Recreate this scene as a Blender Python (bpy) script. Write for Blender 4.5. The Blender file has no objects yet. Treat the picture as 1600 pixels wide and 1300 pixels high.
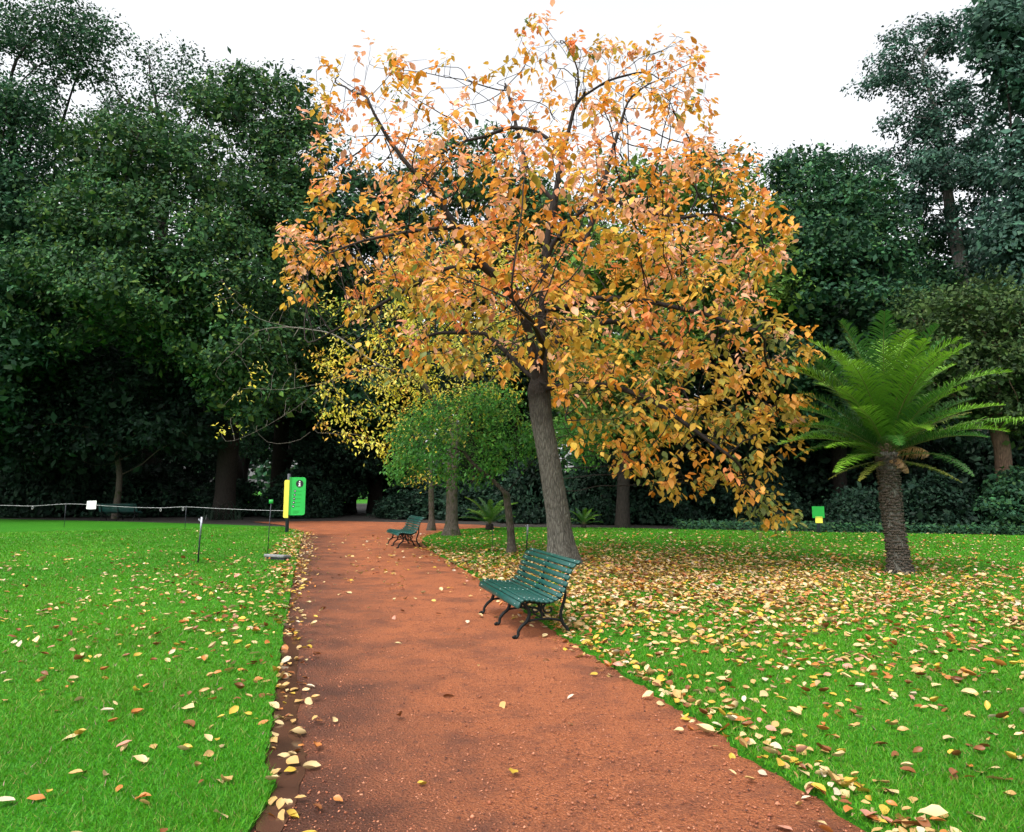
import bpy, bmesh, math, random
import numpy as np
from mathutils import Vector, Matrix

rng = np.random.default_rng(7)
random.seed(7)
SC = bpy.context.scene
COL = SC.collection

# ---------------------------------------------------------------- camera
F, CX, CY, HZ, H = 1150.0, 800.0, 600.0, 762.0, 1.7     # focal length, principal point, horizon row, eye height
PITCH = math.atan((HZ - CY) / F)
cam_d = bpy.data.cameras.new('camera')
cam_d.sensor_width = 36.0
cam_d.lens = 36.0 * F / 1600.0
cam_d.shift_y = -50.0 / 1600.0
cam_d.clip_start, cam_d.clip_end = 0.05, 3000.0
cam = bpy.data.objects.new('camera', cam_d)
COL.objects.link(cam)
cam.location = (0, 0, H)
cam.rotation_euler = (math.pi / 2 + PITCH, 0, 0)
SC.camera = cam

# ---------------------------------------------------------------- world, sun, exposure
SUN_EL, SUN_AZ = math.radians(58), math.radians(215)     # high, behind the camera, veiled by cloud
world = bpy.data.worlds.new('World')
SC.world = world
world.use_nodes = True
wn = world.node_tree
wn.nodes.clear()
sky = wn.nodes.new('ShaderNodeTexSky')
sky.sky_type = 'NISHITA'
sky.sun_disc = False
sky.sun_elevation = SUN_EL
sky.sun_rotation = SUN_AZ
sky.air_density = 1.0
sky.dust_density = 4.0
hs = wn.nodes.new('ShaderNodeHueSaturation')             # an overcast sky: nearly white
hs.inputs['Saturation'].default_value = 0.12
bg = wn.nodes.new('ShaderNodeBackground')
bg.inputs['Strength'].default_value = 0.15
wo = wn.nodes.new('ShaderNodeOutputWorld')
wn.links.new(sky.outputs[0], hs.inputs['Color'])
wn.links.new(hs.outputs[0], bg.inputs['Color'])
wn.links.new(bg.outputs[0], wo.inputs['Surface'])
sun_d = bpy.data.lights.new('sun', 'SUN')
sun_d.energy = 1.0
sun_d.angle = math.radians(16)
sun_d.color = (1.0, 0.96, 0.9)
sun = bpy.data.objects.new('sun', sun_d)
COL.objects.link(sun)
sd = Vector((math.sin(SUN_AZ) * math.cos(SUN_EL), math.cos(SUN_AZ) * math.cos(SUN_EL), math.sin(SUN_EL)))
sun.rotation_euler = sd.to_track_quat('Z', 'Y').to_euler()
sun.location = sd * 60
SC.view_settings.view_transform = 'Standard'
SC.view_settings.look = 'None'
SC.view_settings.exposure = 1.45
SC.view_settings.gamma = 1.0
SC.view_settings.use_curve_mapping = False
SC.render.engine = 'CYCLES'
SC.cycles.use_denoising = True
SC.cycles.max_bounces = 6
SC.cycles.diffuse_bounces = 3
SC.cycles.transparent_max_bounces = 4

# ---------------------------------------------------------------- picture -> place
CT, ST = math.cos(PITCH), math.sin(PITCH)
def ray(px, py):
    u, v = (px - CX) / F, (CY - py) / F
    return u, CT - v * ST, ST + v * CT
def G(px, py, z=0.0):                                    # where the ray meets the ground
    x, y, zz = ray(px, py)
    t = (z - H) / zz
    return (x * t, y * t)
def at(px, py, Y):                                       # the point of the ray at distance Y
    x, y, z = ray(px, py)
    t = Y / y
    return np.array((x * t, Y, H + z * t))
def mpp(Y):                                              # metres per photograph pixel at distance Y
    return Y / F

# ---------------------------------------------------------------- materials
def lin(r, g, b):
    f = lambda c: (c / 255 / 12.92) if c / 255 <= 0.04045 else ((c / 255 + 0.055) / 1.055) ** 2.4
    return (f(r), f(g), f(b))
def new_mat(name):
    m = bpy.data.materials.new(name)
    m.use_nodes = True
    nt = m.node_tree
    p = nt.nodes['Principled BSDF']
    return m, nt, p
def ND(nt, t, **kw):
    n = nt.nodes.new(t)
    for k, v in kw.items():
        setattr(n, k, v)
    return n
def ramp(nt, src, stops):
    r = ND(nt, 'ShaderNodeValToRGB')
    el = r.color_ramp.elements
    while len(el) < len(stops):
        el.new(0.5)
    for e, (p, c) in zip(el, stops):
        e.position = p
        e.color = (*c, 1) if len(c) == 3 else c
    nt.links.new(src, r.inputs[0])
    return r.outputs[0]
def noise(nt, vec, scale, detail=4, rough=0.55):
    n = ND(nt, 'ShaderNodeTexNoise')
    n.inputs['Scale'].default_value = scale
    n.inputs['Detail'].default_value = detail
    n.inputs['Roughness'].default_value = rough
    if vec is not None:
        nt.links.new(vec, n.inputs['Vector'])
    return n.outputs['Fac']
def mixc(nt, fac, a, b, mode='MIX'):
    m = ND(nt, 'ShaderNodeMix', data_type='RGBA', blend_type=mode)
    for s, v in ((0, fac), (6, a), (7, b)):
        if isinstance(v, (int, float)):
            m.inputs[s].default_value = v
        elif isinstance(v, tuple):
            m.inputs[s].default_value = (*v[:3], 1)
        else:
            nt.links.new(v, m.inputs[s])
    return m.outputs[2]
def mathn(nt, op, a, b=None, clamp=False):
    m = ND(nt, 'ShaderNodeMath', operation=op, use_clamp=clamp)
    for i, v in enumerate((a, b)):
        if v is None:
            continue
        if isinstance(v, (int, float)):
            m.inputs[i].default_value = v
        else:
            nt.links.new(v, m.inputs[i])
    return m.outputs[0]
def bump(nt, p, h, strength, dist):
    b = ND(nt, 'ShaderNodeBump')
    b.inputs['Strength'].default_value = strength
    b.inputs['Distance'].default_value = dist
    nt.links.new(h, b.inputs['Height'])
    nt.links.new(b.outputs[0], p.inputs['Normal'])
def objco(nt):
    return ND(nt, 'ShaderNodeTexCoord').outputs['Object']

def leaf_mat(name, transl=0.22, rough=0.6, spec=0.12):
    m, nt, p = new_mat(name)
    a = ND(nt, 'ShaderNodeAttribute', attribute_name='col')
    nt.links.new(a.outputs['Color'], p.inputs['Base Color'])
    p.inputs['Roughness'].default_value = rough
    p.inputs['Specular IOR Level'].default_value = spec
    t = ND(nt, 'ShaderNodeBsdfTranslucent')
    nt.links.new(a.outputs['Color'], t.inputs['Color'])
    mx = ND(nt, 'ShaderNodeMixShader')
    mx.inputs[0].default_value = transl
    nt.links.new(p.outputs[0], mx.inputs[1])
    nt.links.new(t.outputs[0], mx.inputs[2])
    nt.links.new(mx.outputs[0], nt.nodes['Material Output'].inputs['Surface'])
    return m
def bark_mat(name, c1, c2, scale=1.0, moss=None, dark_above=None):
    m, nt, p = new_mat(name)
    mp = ND(nt, 'ShaderNodeMapping')
    mp.inputs['Scale'].default_value = (14 * scale, 14 * scale, 3.2 * scale)
    nt.links.new(objco(nt), mp.inputs['Vector'])
    n1 = noise(nt, mp.outputs[0], 1.6, 8, 0.7)
    v = ND(nt, 'ShaderNodeTexVoronoi', feature='DISTANCE_TO_EDGE')
    v.inputs['Scale'].default_value = 1.7
    nt.links.new(mp.outputs[0], v.inputs['Vector'])
    h = mathn(nt, 'ADD', mathn(nt, 'MULTIPLY', v.outputs['Distance'], 1.2), n1)
    c = ramp(nt, h, [(0.35, c2), (0.85, c1)])
    big = noise(nt, objco(nt), 1.3, 3)
    c = mixc(nt, mathn(nt, 'MULTIPLY', big, 0.6), c, tuple(x * 0.45 for x in c1))
    if moss:
        mn = ramp(nt, noise(nt, objco(nt), 4.0, 4), [(0.52, (0, 0, 0)), (0.66, (1, 1, 1))])
        c = mixc(nt, mn, c, moss)
    if dark_above:                                       # pale bole below, darkening with height to the limb colour
        sz = ND(nt, 'ShaderNodeSeparateXYZ')
        nt.links.new(objco(nt), sz.inputs[0])
        zz = mathn(nt, 'ADD', sz.outputs[2], mathn(nt, 'MULTIPLY', noise(nt, objco(nt), 3.0, 4), 1.2))
        fz = ramp(nt, mathn(nt, 'DIVIDE', zz, 10.0), [((dark_above - .3) / 10, (0, 0, 0)), ((dark_above + .9) / 10, (1, 1, 1))])
        c = mixc(nt, fz, c, mixc(nt, h, (0.010, 0.008, 0.007), (0.036, 0.029, 0.024)))
    nt.links.new(c, p.inputs['Base Color'])
    p.inputs['Roughness'].default_value = 0.85
    p.inputs['Specular IOR Level'].default_value = 0.2
    bump(nt, p, h, 1.0, 0.03)
    return m
def plain_mat(name, c, rough=0.5, metal=0.0, spec=0.5, var=0.25, scale=9.0, bmp=0.0):
    m, nt, p = new_mat(name)
    n = noise(nt, objco(nt), scale, 5)
    cc = ramp(nt, n, [(0.3, tuple(x * (1 - var) for x in c)), (0.7, tuple(min(1, x * (1 + var)) for x in c))])
    nt.links.new(cc, p.inputs['Base Color'])
    p.inputs['Roughness'].default_value = rough
    p.inputs['Metallic'].default_value = metal
    p.inputs['Specular IOR Level'].default_value = spec
    if bmp:
        bump(nt, p, noise(nt, objco(nt), scale * 8, 4), bmp, 0.004)
    return m

M = {}
M['leaf'] = leaf_mat('leaf')
M['autumn_leaf'] = leaf_mat('autumn_leaf', 0.42, 0.5, 0.25)
M['litter_leaf'] = leaf_mat('litter_leaf', 0.12, 0.45, 0.4)
M['grass_blade'] = leaf_mat('grass_blade', 0.35, 0.55, 0.25)
M['frond'] = leaf_mat('frond', 0.3, 0.35, 0.5)
M['bark_main'] = bark_mat('bark_main', (0.165, 0.158, 0.132), (0.018, 0.016, 0.013), 1.0, dark_above=3.6)
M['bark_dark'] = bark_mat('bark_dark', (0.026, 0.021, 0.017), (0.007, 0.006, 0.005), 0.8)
M['bark_grey'] = bark_mat('bark_grey', (0.115, 0.098, 0.078), (0.028, 0.023, 0.018), 1.0, (0.03, 0.04, 0.012))
M['bark_pale'] = bark_mat('bark_pale', (0.22, 0.20, 0.185), (0.07, 0.06, 0.055), 0.5)
M['bark_red'] = bark_mat('bark_red', (0.15, 0.095, 0.062), (0.035, 0.022, 0.016), 0.6)
M['twig'] = plain_mat('twig', (0.020, 0.015, 0.013), 0.8, var=0.4, spec=0.2)
M['bare_twig'] = plain_mat('bare_twig', (0.12, 0.108, 0.09), 0.8, var=0.4, spec=0.2)
M['bench_paint'] = plain_mat('bench_paint', (0.004, 0.050, 0.042), 0.34, spec=0.5, var=0.35, scale=14, bmp=0.15)
M['cast_iron'] = plain_mat('cast_iron', (0.006, 0.008, 0.008), 0.6, spec=0.2, var=0.3, bmp=0.2)
M['bolt_metal'] = plain_mat('bolt_metal', (0.42, 0.46, 0.44), 0.3, 0.6)
M['post_dark'] = plain_mat('post_dark', (0.012, 0.016, 0.026), 0.45)
M['sign_green'] = plain_mat('sign_green', (0.012, 0.40, 0.06), 0.45, var=0.08, scale=3)
M['sign_green_dark'] = plain_mat('sign_green_dark', (0.006, 0.26, 0.03), 0.4, var=0.08, scale=3)
M['sign_yellow'] = plain_mat('sign_yellow', (0.66, 0.60, 0.07), 0.45, var=0.06, scale=3)
M['sign_black'] = plain_mat('sign_black', (0.008, 0.01, 0.012), 0.4)
M['sign_white'] = plain_mat('sign_white', (0.8, 0.8, 0.8), 0.4, var=0.05)
M['rope'] = plain_mat('rope', (0.36, 0.36, 0.37), 0.6, var=0.2)
M['stake_steel'] = plain_mat('stake_steel', (0.35, 0.37, 0.42), 0.4, 0.3)
M['stone'] = plain_mat('stone', (0.16, 0.16, 0.165), 0.7, var=0.25, scale=12, bmp=0.4)

# lawn under the blades
m, nt, p = new_mat('lawn')
co = objco(nt)
c = ramp(nt, noise(nt, co, 0.35, 5), [(0.30, (0.036, 0.20, 0.003)), (0.70, (0.068, 0.26, 0.006))])
c = mixc(nt, ramp(nt, noise(nt, co, 60, 3), [(0.42, (1, 1, 1)), (0.7, (0, 0, 0))]), c, (0.012, 0.10, 0.003))
nt.links.new(c, p.inputs['Base Color'])
p.inputs['Roughness'].default_value = 0.8
p.inputs['Specular IOR Level'].default_value = 0.15
bump(nt, p, noise(nt, co, 90, 4), 0.8, 0.02)
M['lawn'] = m
# litter-covered soil beneath the woods
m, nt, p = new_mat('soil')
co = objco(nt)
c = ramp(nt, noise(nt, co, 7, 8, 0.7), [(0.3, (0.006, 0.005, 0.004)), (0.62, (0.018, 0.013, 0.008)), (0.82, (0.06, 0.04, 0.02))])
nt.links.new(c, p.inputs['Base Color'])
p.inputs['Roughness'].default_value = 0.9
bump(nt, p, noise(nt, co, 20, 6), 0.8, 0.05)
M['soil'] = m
# red crushed brick, soaked along one edge
m, nt, p = new_mat('red_gravel')
uv = ND(nt, 'ShaderNodeUVMap').outputs[0]
sx = ND(nt, 'ShaderNodeSeparateXYZ')
nt.links.new(uv, sx.inputs[0])
co = objco(nt)
grain = noise(nt, co, 70, 8, 0.8)
vor = ND(nt, 'ShaderNodeTexVoronoi')
vor.inputs['Scale'].default_value = 60
nt.links.new(co, vor.inputs['Vector'])
mid = noise(nt, co, 2.2, 6, 0.65)
c = ramp(nt, grain, [(0.28, (0.07, 0.020, 0.010)), (0.40, (0.25, 0.068, 0.022)), (0.52, (0.39, 0.116, 0.038)), (0.66, (0.60, 0.24, 0.11))])
c = mixc(nt, mathn(nt, 'MULTIPLY', vor.outputs['Color'], 0.3), c, (0.32, 0.090, 0.030))
c = mixc(nt, ramp(nt, mid, [(0.32, (0.7, 0.7, 0.7)), (0.52, (0, 0, 0))]), c, (0.15, 0.048, 0.024))
speck = noise(nt, co, 27, 5, 0.7)
c = mixc(nt, ramp(nt, speck, [(0.35, (0.9, 0.9, 0.9)), (0.46, (0, 0, 0))]), c, (0.11, 0.033, 0.016))
stone_ = ND(nt, 'ShaderNodeTexVoronoi')
stone_.inputs['Scale'].default_value = 34
nt.links.new(co, stone_.inputs['Vector'])
c = mixc(nt, ramp(nt, stone_.outputs['Distance'], [(0.10, (0.55, 0.55, 0.55)), (0.22, (0, 0, 0))]), c, mixc(nt, stone_.outputs['Color'], (0.13, 0.04, 0.02), (0.48, 0.21, 0.12)))
edge = mathn(nt, 'ADD', sx.outputs[0], mathn(nt, 'MULTIPLY', mathn(nt, 'SUBTRACT', noise(nt, co, 1.1, 6, 0.6), 0.5), 0.75))
wet = ramp(nt, edge, [(0.06, (1, 1, 1)), (0.22, (0.55, 0.55, 0.55)), (0.52, (0, 0, 0))])
far = noise(nt, co, 0.8, 4)
patch = ramp(nt, far, [(0.55, (0, 0, 0)), (0.72, (0.7, 0.7, 0.7))])
wet = mathn(nt, 'MAXIMUM', wet, patch, True)
c = mixc(nt, wet, c, mixc(nt, grain, (0.055, 0.020, 0.013), (0.125, 0.045, 0.027)))
nt.links.new(c, p.inputs['Base Color'])
nt.links.new(ramp(nt, wet, [(0, (0.85, 0.85, 0.85)), (1, (0.38, 0.38, 0.38))]), p.inputs['Roughness'])
p.inputs['Specular IOR Level'].default_value = 0.35
bump(nt, p, mathn(nt, 'ADD', grain, mathn(nt, 'MULTIPLY', vor.outputs['Distance'], 0.8)), 1.0, 0.03)
M['red_gravel'] = m
m, nt, p = new_mat('pebble')
c = ramp(nt, noise(nt, objco(nt), 30, 3), [(0.35, (0.05, 0.016, 0.010)), (0.5, (0.24, 0.066, 0.024)), (0.66, (0.46, 0.20, 0.11))])
nt.links.new(c, p.inputs['Base Color'])
p.inputs['Roughness'].default_value = 0.8
M['pebble'] = m
m, nt, p = new_mat('puddle_water')
c = ramp(nt, noise(nt, objco(nt), 1.6, 5), [(0.3, (0.036, 0.018, 0.013)), (0.7, (0.085, 0.038, 0.024))])
nt.links.new(c, p.inputs['Base Color'])
p.inputs['Roughness'].default_value = 0.12
p.inputs['Specular IOR Level'].default_value = 0.4
bump(nt, p, noise(nt, objco(nt), 9, 3), 0.05, 0.004)
M['puddle'] = m

# ---------------------------------------------------------------- mesh helpers
def link(o, parent=None, **props):
    COL.objects.link(o)
    if parent is not None:
        o.parent = parent
    for k, v in props.items():
        o[k] = v
    return o
def mesh_np(name, V, faces, mat, cols=None, smooth=False, uv=None):
    """faces: list of integer arrays, each (n,3) or (n,4)"""
    me = bpy.data.meshes.new(name)
    V = np.asarray(V, dtype=np.float32)
    faces = [np.asarray(f, dtype=np.int32) for f in faces if len(f)]
    loops = np.concatenate([f.ravel() for f in faces])
    tot = np.concatenate([np.full(len(f), f.shape[1], dtype=np.int32) for f in faces])
    st = np.concatenate([[0], np.cumsum(tot)[:-1]]).astype(np.int32)
    me.vertices.add(len(V))
    me.vertices.foreach_set('co', V.ravel())
    me.loops.add(len(loops))
    me.loops.foreach_set('vertex_index', loops)
    me.polygons.add(len(tot))
    me.polygons.foreach_set('loop_start', st)
    if smooth:
        me.polygons.foreach_set('use_smooth', np.ones(len(tot), dtype=bool))
    me.update(calc_edges=True)
    if cols is not None:
        a = me.attributes.new('col', 'FLOAT_COLOR', 'POINT')
        c4 = np.ones((len(V), 4), dtype=np.float32)
        c4[:, :3] = cols
        a.data.foreach_set('color', c4.ravel())
    if uv is not None:
        l = me.uv_layers.new(name='UVMap')
        l.data.foreach_set('uv', np.asarray(uv, dtype=np.float32)[loops].ravel())
    me.materials.append(mat)
    return me
def obj(name, me, parent=None, **props):
    return link(bpy.data.objects.new(name, me), parent, **props)
def empty(name, loc, rz=0.0, **props):
    o = bpy.data.objects.new(name, None)
    o.empty_display_size = 0.2
    o.location = loc
    o.rotation_euler = (0, 0, rz)
    return link(o, None, **props)
def local(V, root):
    return np.asarray(V) - np.array(root.location)

class MB:                                                # collects shapes into one mesh
    def __init__(s):
        s.V, s.Q, s.T, s.n = [], [], [], 0
    def add(s, V, Q=(), T=()):
        V = np.asarray(V, dtype=float)
        if len(Q): s.Q.append(np.asarray(Q) + s.n)
        if len(T): s.T.append(np.asarray(T) + s.n)
        s.V.append(V)
        s.n += len(V)
    def box(s, c, size, R=None, bev=0.0):
        hx, hy, hz = [x / 2 for x in size]
        b = min(bev, hx * .9, hy * .9, hz * .9)
        if b <= 0:
            V = np.array([(x, y, z) for x in (-hx, hx) for y in (-hy, hy) for z in (-hz, hz)])
            Q = [(0, 1, 3, 2), (4, 6, 7, 5), (0, 4, 5, 1), (2, 3, 7, 6), (0, 2, 6, 4), (1, 5, 7, 3)]
            T = []
        else:
            bm = bmesh.new()
            bmesh.ops.create_cube(bm, size=1)
            for v in bm.verts:
                v.co = Vector((v.co.x * size[0], v.co.y * size[1], v.co.z * size[2]))
            bmesh.ops.bevel(bm, geom=list(bm.edges), offset=b, segments=1, affect='EDGES')
            bm.verts.ensure_lookup_table()
            V = np.array([v.co[:] for v in bm.verts])
            Q = [[v.index for v in f.verts] for f in bm.faces if len(f.verts) == 4]
            T = [[v.index for v in f.verts] for f in bm.faces if len(f.verts) == 3]
            bm.free()
        if R is not None:
            V = V @ np.array(R).T
        s.add(V + np.array(c), Q, T)
    def tube(s, P, R, sides=8, cap=True, squash=None):
        P = np.asarray(P, dtype=float)
        n = len(P)
        R = np.broadcast_to(np.asarray(R, dtype=float), (n,))
        T = np.gradient(P, axis=0)
        T /= np.linalg.norm(T, axis=1)[:, None] + 1e-9
        ref = np.array((0.0, 1.0, 0.0)) if abs(T[:, 1]).mean() < 0.8 else np.array((1.0, 0, 0))
        A = np.cross(T, ref)
        A /= np.linalg.norm(A, axis=1)[:, None] + 1e-9
        B = np.cross(T, A)
        a = np.linspace(0, 2 * np.pi, sides, endpoint=False)
        k = 1.0 if squash is None else squash
        V = P[:, None, :] + R[:, None, None] * (np.cos(a)[None, :, None] * A[:, None, :] + k * np.sin(a)[None, :, None] * B[:, None, :])
        V = V.reshape(-1, 3)
        i = np.arange(n - 1)[:, None] * sides
        j = np.arange(sides)[None, :]
        j2 = (j + 1) % sides
        Q = np.stack([i + j, i + j2, i + sides + j2, i + sides + j], -1).reshape(-1, 4)
        Tt = []
        if cap:
            V = np.vstack([V, P[0], P[-1]])
            c0, c1 = n * sides, n * sides + 1
            Tt = [(c0, (k2 + 1) % sides, k2) for k2 in range(sides)] + [(c1, (n - 1) * sides + k2, (n - 1) * sides + (k2 + 1) % sides) for k2 in range(sides)]
        s.add(V, Q, Tt)
    def mesh(s, name, mat, smooth=False, cols=None):
        return mesh_np(name, np.concatenate(s.V), [np.concatenate(s.Q) if s.Q else np.zeros((0, 4), int), np.concatenate(s.T) if s.T else np.zeros((0, 3), int)], mat, cols, smooth)

def unit(a):
    return a / (np.linalg.norm(a, axis=-1, keepdims=True) + 1e-9)
def catmull(P, k=8):
    P = np.asarray(P, float)
    E = np.vstack([2 * P[0] - P[1], P, 2 * P[-1] - P[-2]])
    out = []
    for i in range(1, len(E) - 2):
        t = np.linspace(0, 1, k, endpoint=False)[:, None]
        a, b, c, d = E[i - 1], E[i], E[i + 1], E[i + 2]
        out.append(0.5 * (2 * b + (c - a) * t + (2 * a - 5 * b + 4 * c - d) * t ** 2 + (3 * b - a - 3 * c + d) * t ** 3))
    return np.vstack(out + [P[-1:]])
def inside(P, poly):
    x, y = P[:, 0], P[:, 1]
    r = np.zeros(len(P), bool)
    n = len(poly)
    for i in range(n):
        x1, y1 = poly[i]; x2, y2 = poly[(i + 1) % n]
        c = (y1 > y) != (y2 > y)
        with np.errstate(divide='ignore', invalid='ignore'):
            r ^= c & (x < (x2 - x1) * (y - y1) / (y2 - y1 + 1e-12) + x1)
    return r
def sheet(name, poly, z, mat, skirt=0.0, **props):       # a flat polygon, with a small drop at its rim
    bm = bmesh.new()
    vs = [bm.verts.new((x, y, z)) for x, y in poly]
    f = bm.faces.new(vs)
    f.normal_update()
    if f.normal.z < 0:
        f.normal_flip()
    if skirt:
        lo = [bm.verts.new((x, y, z - skirt)) for x, y in poly]
        for i in range(len(vs)):
            j = (i + 1) % len(vs)
            bm.faces.new((vs[i], vs[j], lo[j], lo[i]))
    bmesh.ops.triangulate(bm, faces=[f], ngon_method='EAR_CLIP')
    me = bpy.data.meshes.new(name)
    bm.to_mesh(me)
    bm.free()
    me.materials.append(mat)
    return obj(name, me, **props)

# leaf shapes: unit leaf along +y, width along x, normal +z
_st = [(.12, .15), (.32, .275), (.55, .29), (.78, .19)]
LEAF8 = np.array([(0, 0, 0)] + [(0, y, -.10 * max(0, y - .5)) for y, w in _st] + [(0, 1.04, -.09)] + [(-w, y + .02, .06 - .07 * max(0, y - .45)) for y, w in _st] + [(w, y + .02, .06 - .07 * max(0, y - .45)) for y, w in _st])
LEAF8_Q = np.array([(k, 6 + k - 1, 6 + k, k + 1) for k in (1, 2, 3)] + [(k, k + 1, 10 + k, 10 + k - 1) for k in (1, 2, 3)])[:, ::-1]
LEAF8_T = np.array([(0, 6, 1), (0, 1, 10), (4, 9, 5), (4, 5, 13)])[:, ::-1]
LEAF4 = np.array([(0, 0, 0), (-.27, .5, .05), (0, 1, -.05), (.27, .5, .05)])
LEAF4_Q = np.array([(0, 3, 2, 1)])
def leaves(P, D, N, L, W=1.0, shape=8, curl=None):
    """leaf per point P, along direction D, facing N, of length L"""
    D = unit(D)
    X = unit(np.cross(D, N))
    Z = np.cross(X, D)
    S = LEAF8 if shape == 8 else LEAF4
    k = len(S)
    S = np.repeat(S[None], len(P), 0).copy()
    if curl is not None:
        tw = rng.normal(0, 0.35, len(P))
        S[:, :, 2] += curl[:, None] * ((S[:, :, 1] - 0.4) ** 2 * 1.0 + np.abs(S[:, :, 0]) * 0.9) + tw[:, None] * S[:, :, 0] * (S[:, :, 1] - .5) * 1.6
        S[:, :, 0] += (rng.normal(0, .10, len(P)))[:, None] * S[:, :, 1] ** 2
        S[:, :, 0] *= 1 + rng.normal(0, .09, S.shape[:2])
    W = np.broadcast_to(np.asarray(W, float), (len(P),))
    V = P[:, None, :] + L[:, None, None] * (S[:, :, 0:1] * W[:, None, None] * X[:, None, :] + S[:, :, 1:2] * D[:, None, :] + S[:, :, 2:3] * Z[:, None, :])
    off = (np.arange(len(P)) * k)[:, None, None]
    if shape == 8:
        return V.reshape(-1, 3), [(LEAF8_Q[None] + off).reshape(-1, 4), (LEAF8_T[None] + off).reshape(-1, 3)], k
    return V.reshape(-1, 3), [(LEAF4_Q[None] + off).reshape(-1, 4)], k
def pick(cols, weights, n, jit=0.18):
    w = np.array(weights, float); w /= w.sum()
    c = np.array(cols)[rng.choice(len(cols), n, p=w)]
    return np.clip(c * (1 + rng.normal(0, jit, (n, 1))) * (1 + rng.normal(0, 0.06, (n, 3))), 0.002, 0.9)

# ---------------------------------------------------------------- ground
def gpoly(px):
    return [G(*q) for q in px]
left_edge = catmull([(-1.15, -8), (-1.2, 0)] + gpoly([(400, 1290), (415, 1200), (428, 1100), (441, 1000), (455, 920), (465, 870), (471, 845), (474, 832)]), 10)
right_edge = catmull([(3.0, -8), (2.6, 0), (2.05, 2.8)] + gpoly([(1195, 1200), (1130, 1150), (1060, 1108), (980, 1058), (905, 1012), (845, 972), (790, 935), (745, 903), (705, 879), (676, 862), (662, 849), (668, 839), (702, 830), (760, 826)]), 10)
def ragged(P, a):
    P = np.array(P)
    n = len(P)
    t = np.arange(n)
    w = sum(np.sin(t * f + ph) for f, ph in ((0.7, 1), (1.9, 2), (3.1, .3))) / 3
    P[:, 0] += a * (w + rng.normal(0, 0.7, n))
    return P
left_edge = ragged(left_edge, 0.011)
right_edge = ragged(right_edge, 0.03)
LAWN_Z = 0.035
far_left = gpoly([(440, 824), (300, 819), (150, 815), (0, 812)])
far_right = gpoly([(830, 825), (950, 826), (1100, 829), (1300, 833), (1600, 838)])
lawn_left = [tuple(q) for q in left_edge] + far_left + [(-60, far_left[-1][1] + 1), (-60, -8)]
lawn_right = [tuple(q) for q in right_edge] + far_right + [(60, far_right[-1][1] - 1), (60, -8)]
sheet('ground', [(-600, -60), (600, -60), (600, 900), (-600, 900)], -0.06, M['lawn'], kind='structure')
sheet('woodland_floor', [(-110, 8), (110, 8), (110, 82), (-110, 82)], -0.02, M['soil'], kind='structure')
sheet('lawn_left', lawn_left, LAWN_Z, M['lawn'], 0.08, kind='structure')
sheet('lawn_right', lawn_right, LAWN_Z, M['lawn'], 0.08, kind='structure')
# the path: a strip from edge to edge, its u running across
nv = 160
tl = np.linspace(0, 1, nv)
def resample(P, t):
    P = np.asarray(P)
    return np.stack([np.interp(t, P[:, 1], P[:, 0])], -1)[:, 0]
Ys = np.concatenate([np.linspace(-8, 3, 12, endpoint=False), np.geomspace(3, 27.5, nv - 12)])
le = np.asarray(left_edge); re = np.asarray(right_edge)
rm = np.maximum.accumulate(re[:, 1]); keep = np.concatenate([[True], np.diff(rm) > 1e-4])
xl = np.interp(Ys, le[:, 1], le[:, 0]) - 0.06
xr = np.interp(Ys, re[keep, 1], re[keep, 0]) + 0.06
nu = 14
us = np.linspace(0, 1, nu)
PV = np.stack([xl[:, None] + (xr - xl)[:, None] * us[None], np.repeat(Ys[:, None], nu, 1), np.zeros((nv, nu))], -1)
PV[..., 2] += 0.008 * np.sin(PV[..., 0] * 2.1 + PV[..., 1] * 0.7) * np.sin(us * np.pi)[None]
UVp = np.stack([np.repeat(us[None], nv, 0), np.repeat((Ys / 10)[:, None], nu, 1)], -1)
i = np.arange(nv - 1)[:, None] * nu; j = np.arange(nu - 1)[None]
PQ = np.stack([i + j, i + j + 1, i + nu + j + 1, i + nu + j], -1).reshape(-1, 4)
obj('path', mesh_np('path', PV.reshape(-1, 3), [PQ], M['red_gravel'], smooth=True, uv=UVp.reshape(-1, 2)), kind='structure')
cr = np.array([(-13, 37.5), (-10.4, 34.2), (-8.9, 30), (-8.1, 27.4), (-2.5, 27.4), (-1.0, 29.5), (0.2, 31.0), (-1.5, 34.5), (-5, 36.8), (-9, 38.4)])
me = sheet('cross_path', [tuple(q) for q in cr], 0.006, M['red_gravel'], kind='structure').data
l = me.uv_layers.new(name='UVMap')
l.data.foreach_set('uv', np.tile((0.7, 0.5), len(me.loops)).astype(np.float32))
pud = catmull(gpoly([(396, 1300), (417, 1195), (430, 1100), (440, 1020), (447, 985), (456, 982), (468, 1005), (463, 1055), (470, 1090), (462, 1130), (472, 1165), (478, 1200), (440, 1300), (396, 1300)]), 6)[:-1]
sheet('puddle', [tuple(q) for q in ragged(pud, 0.008)], 0.007, M['puddle'], kind='structure')

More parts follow.
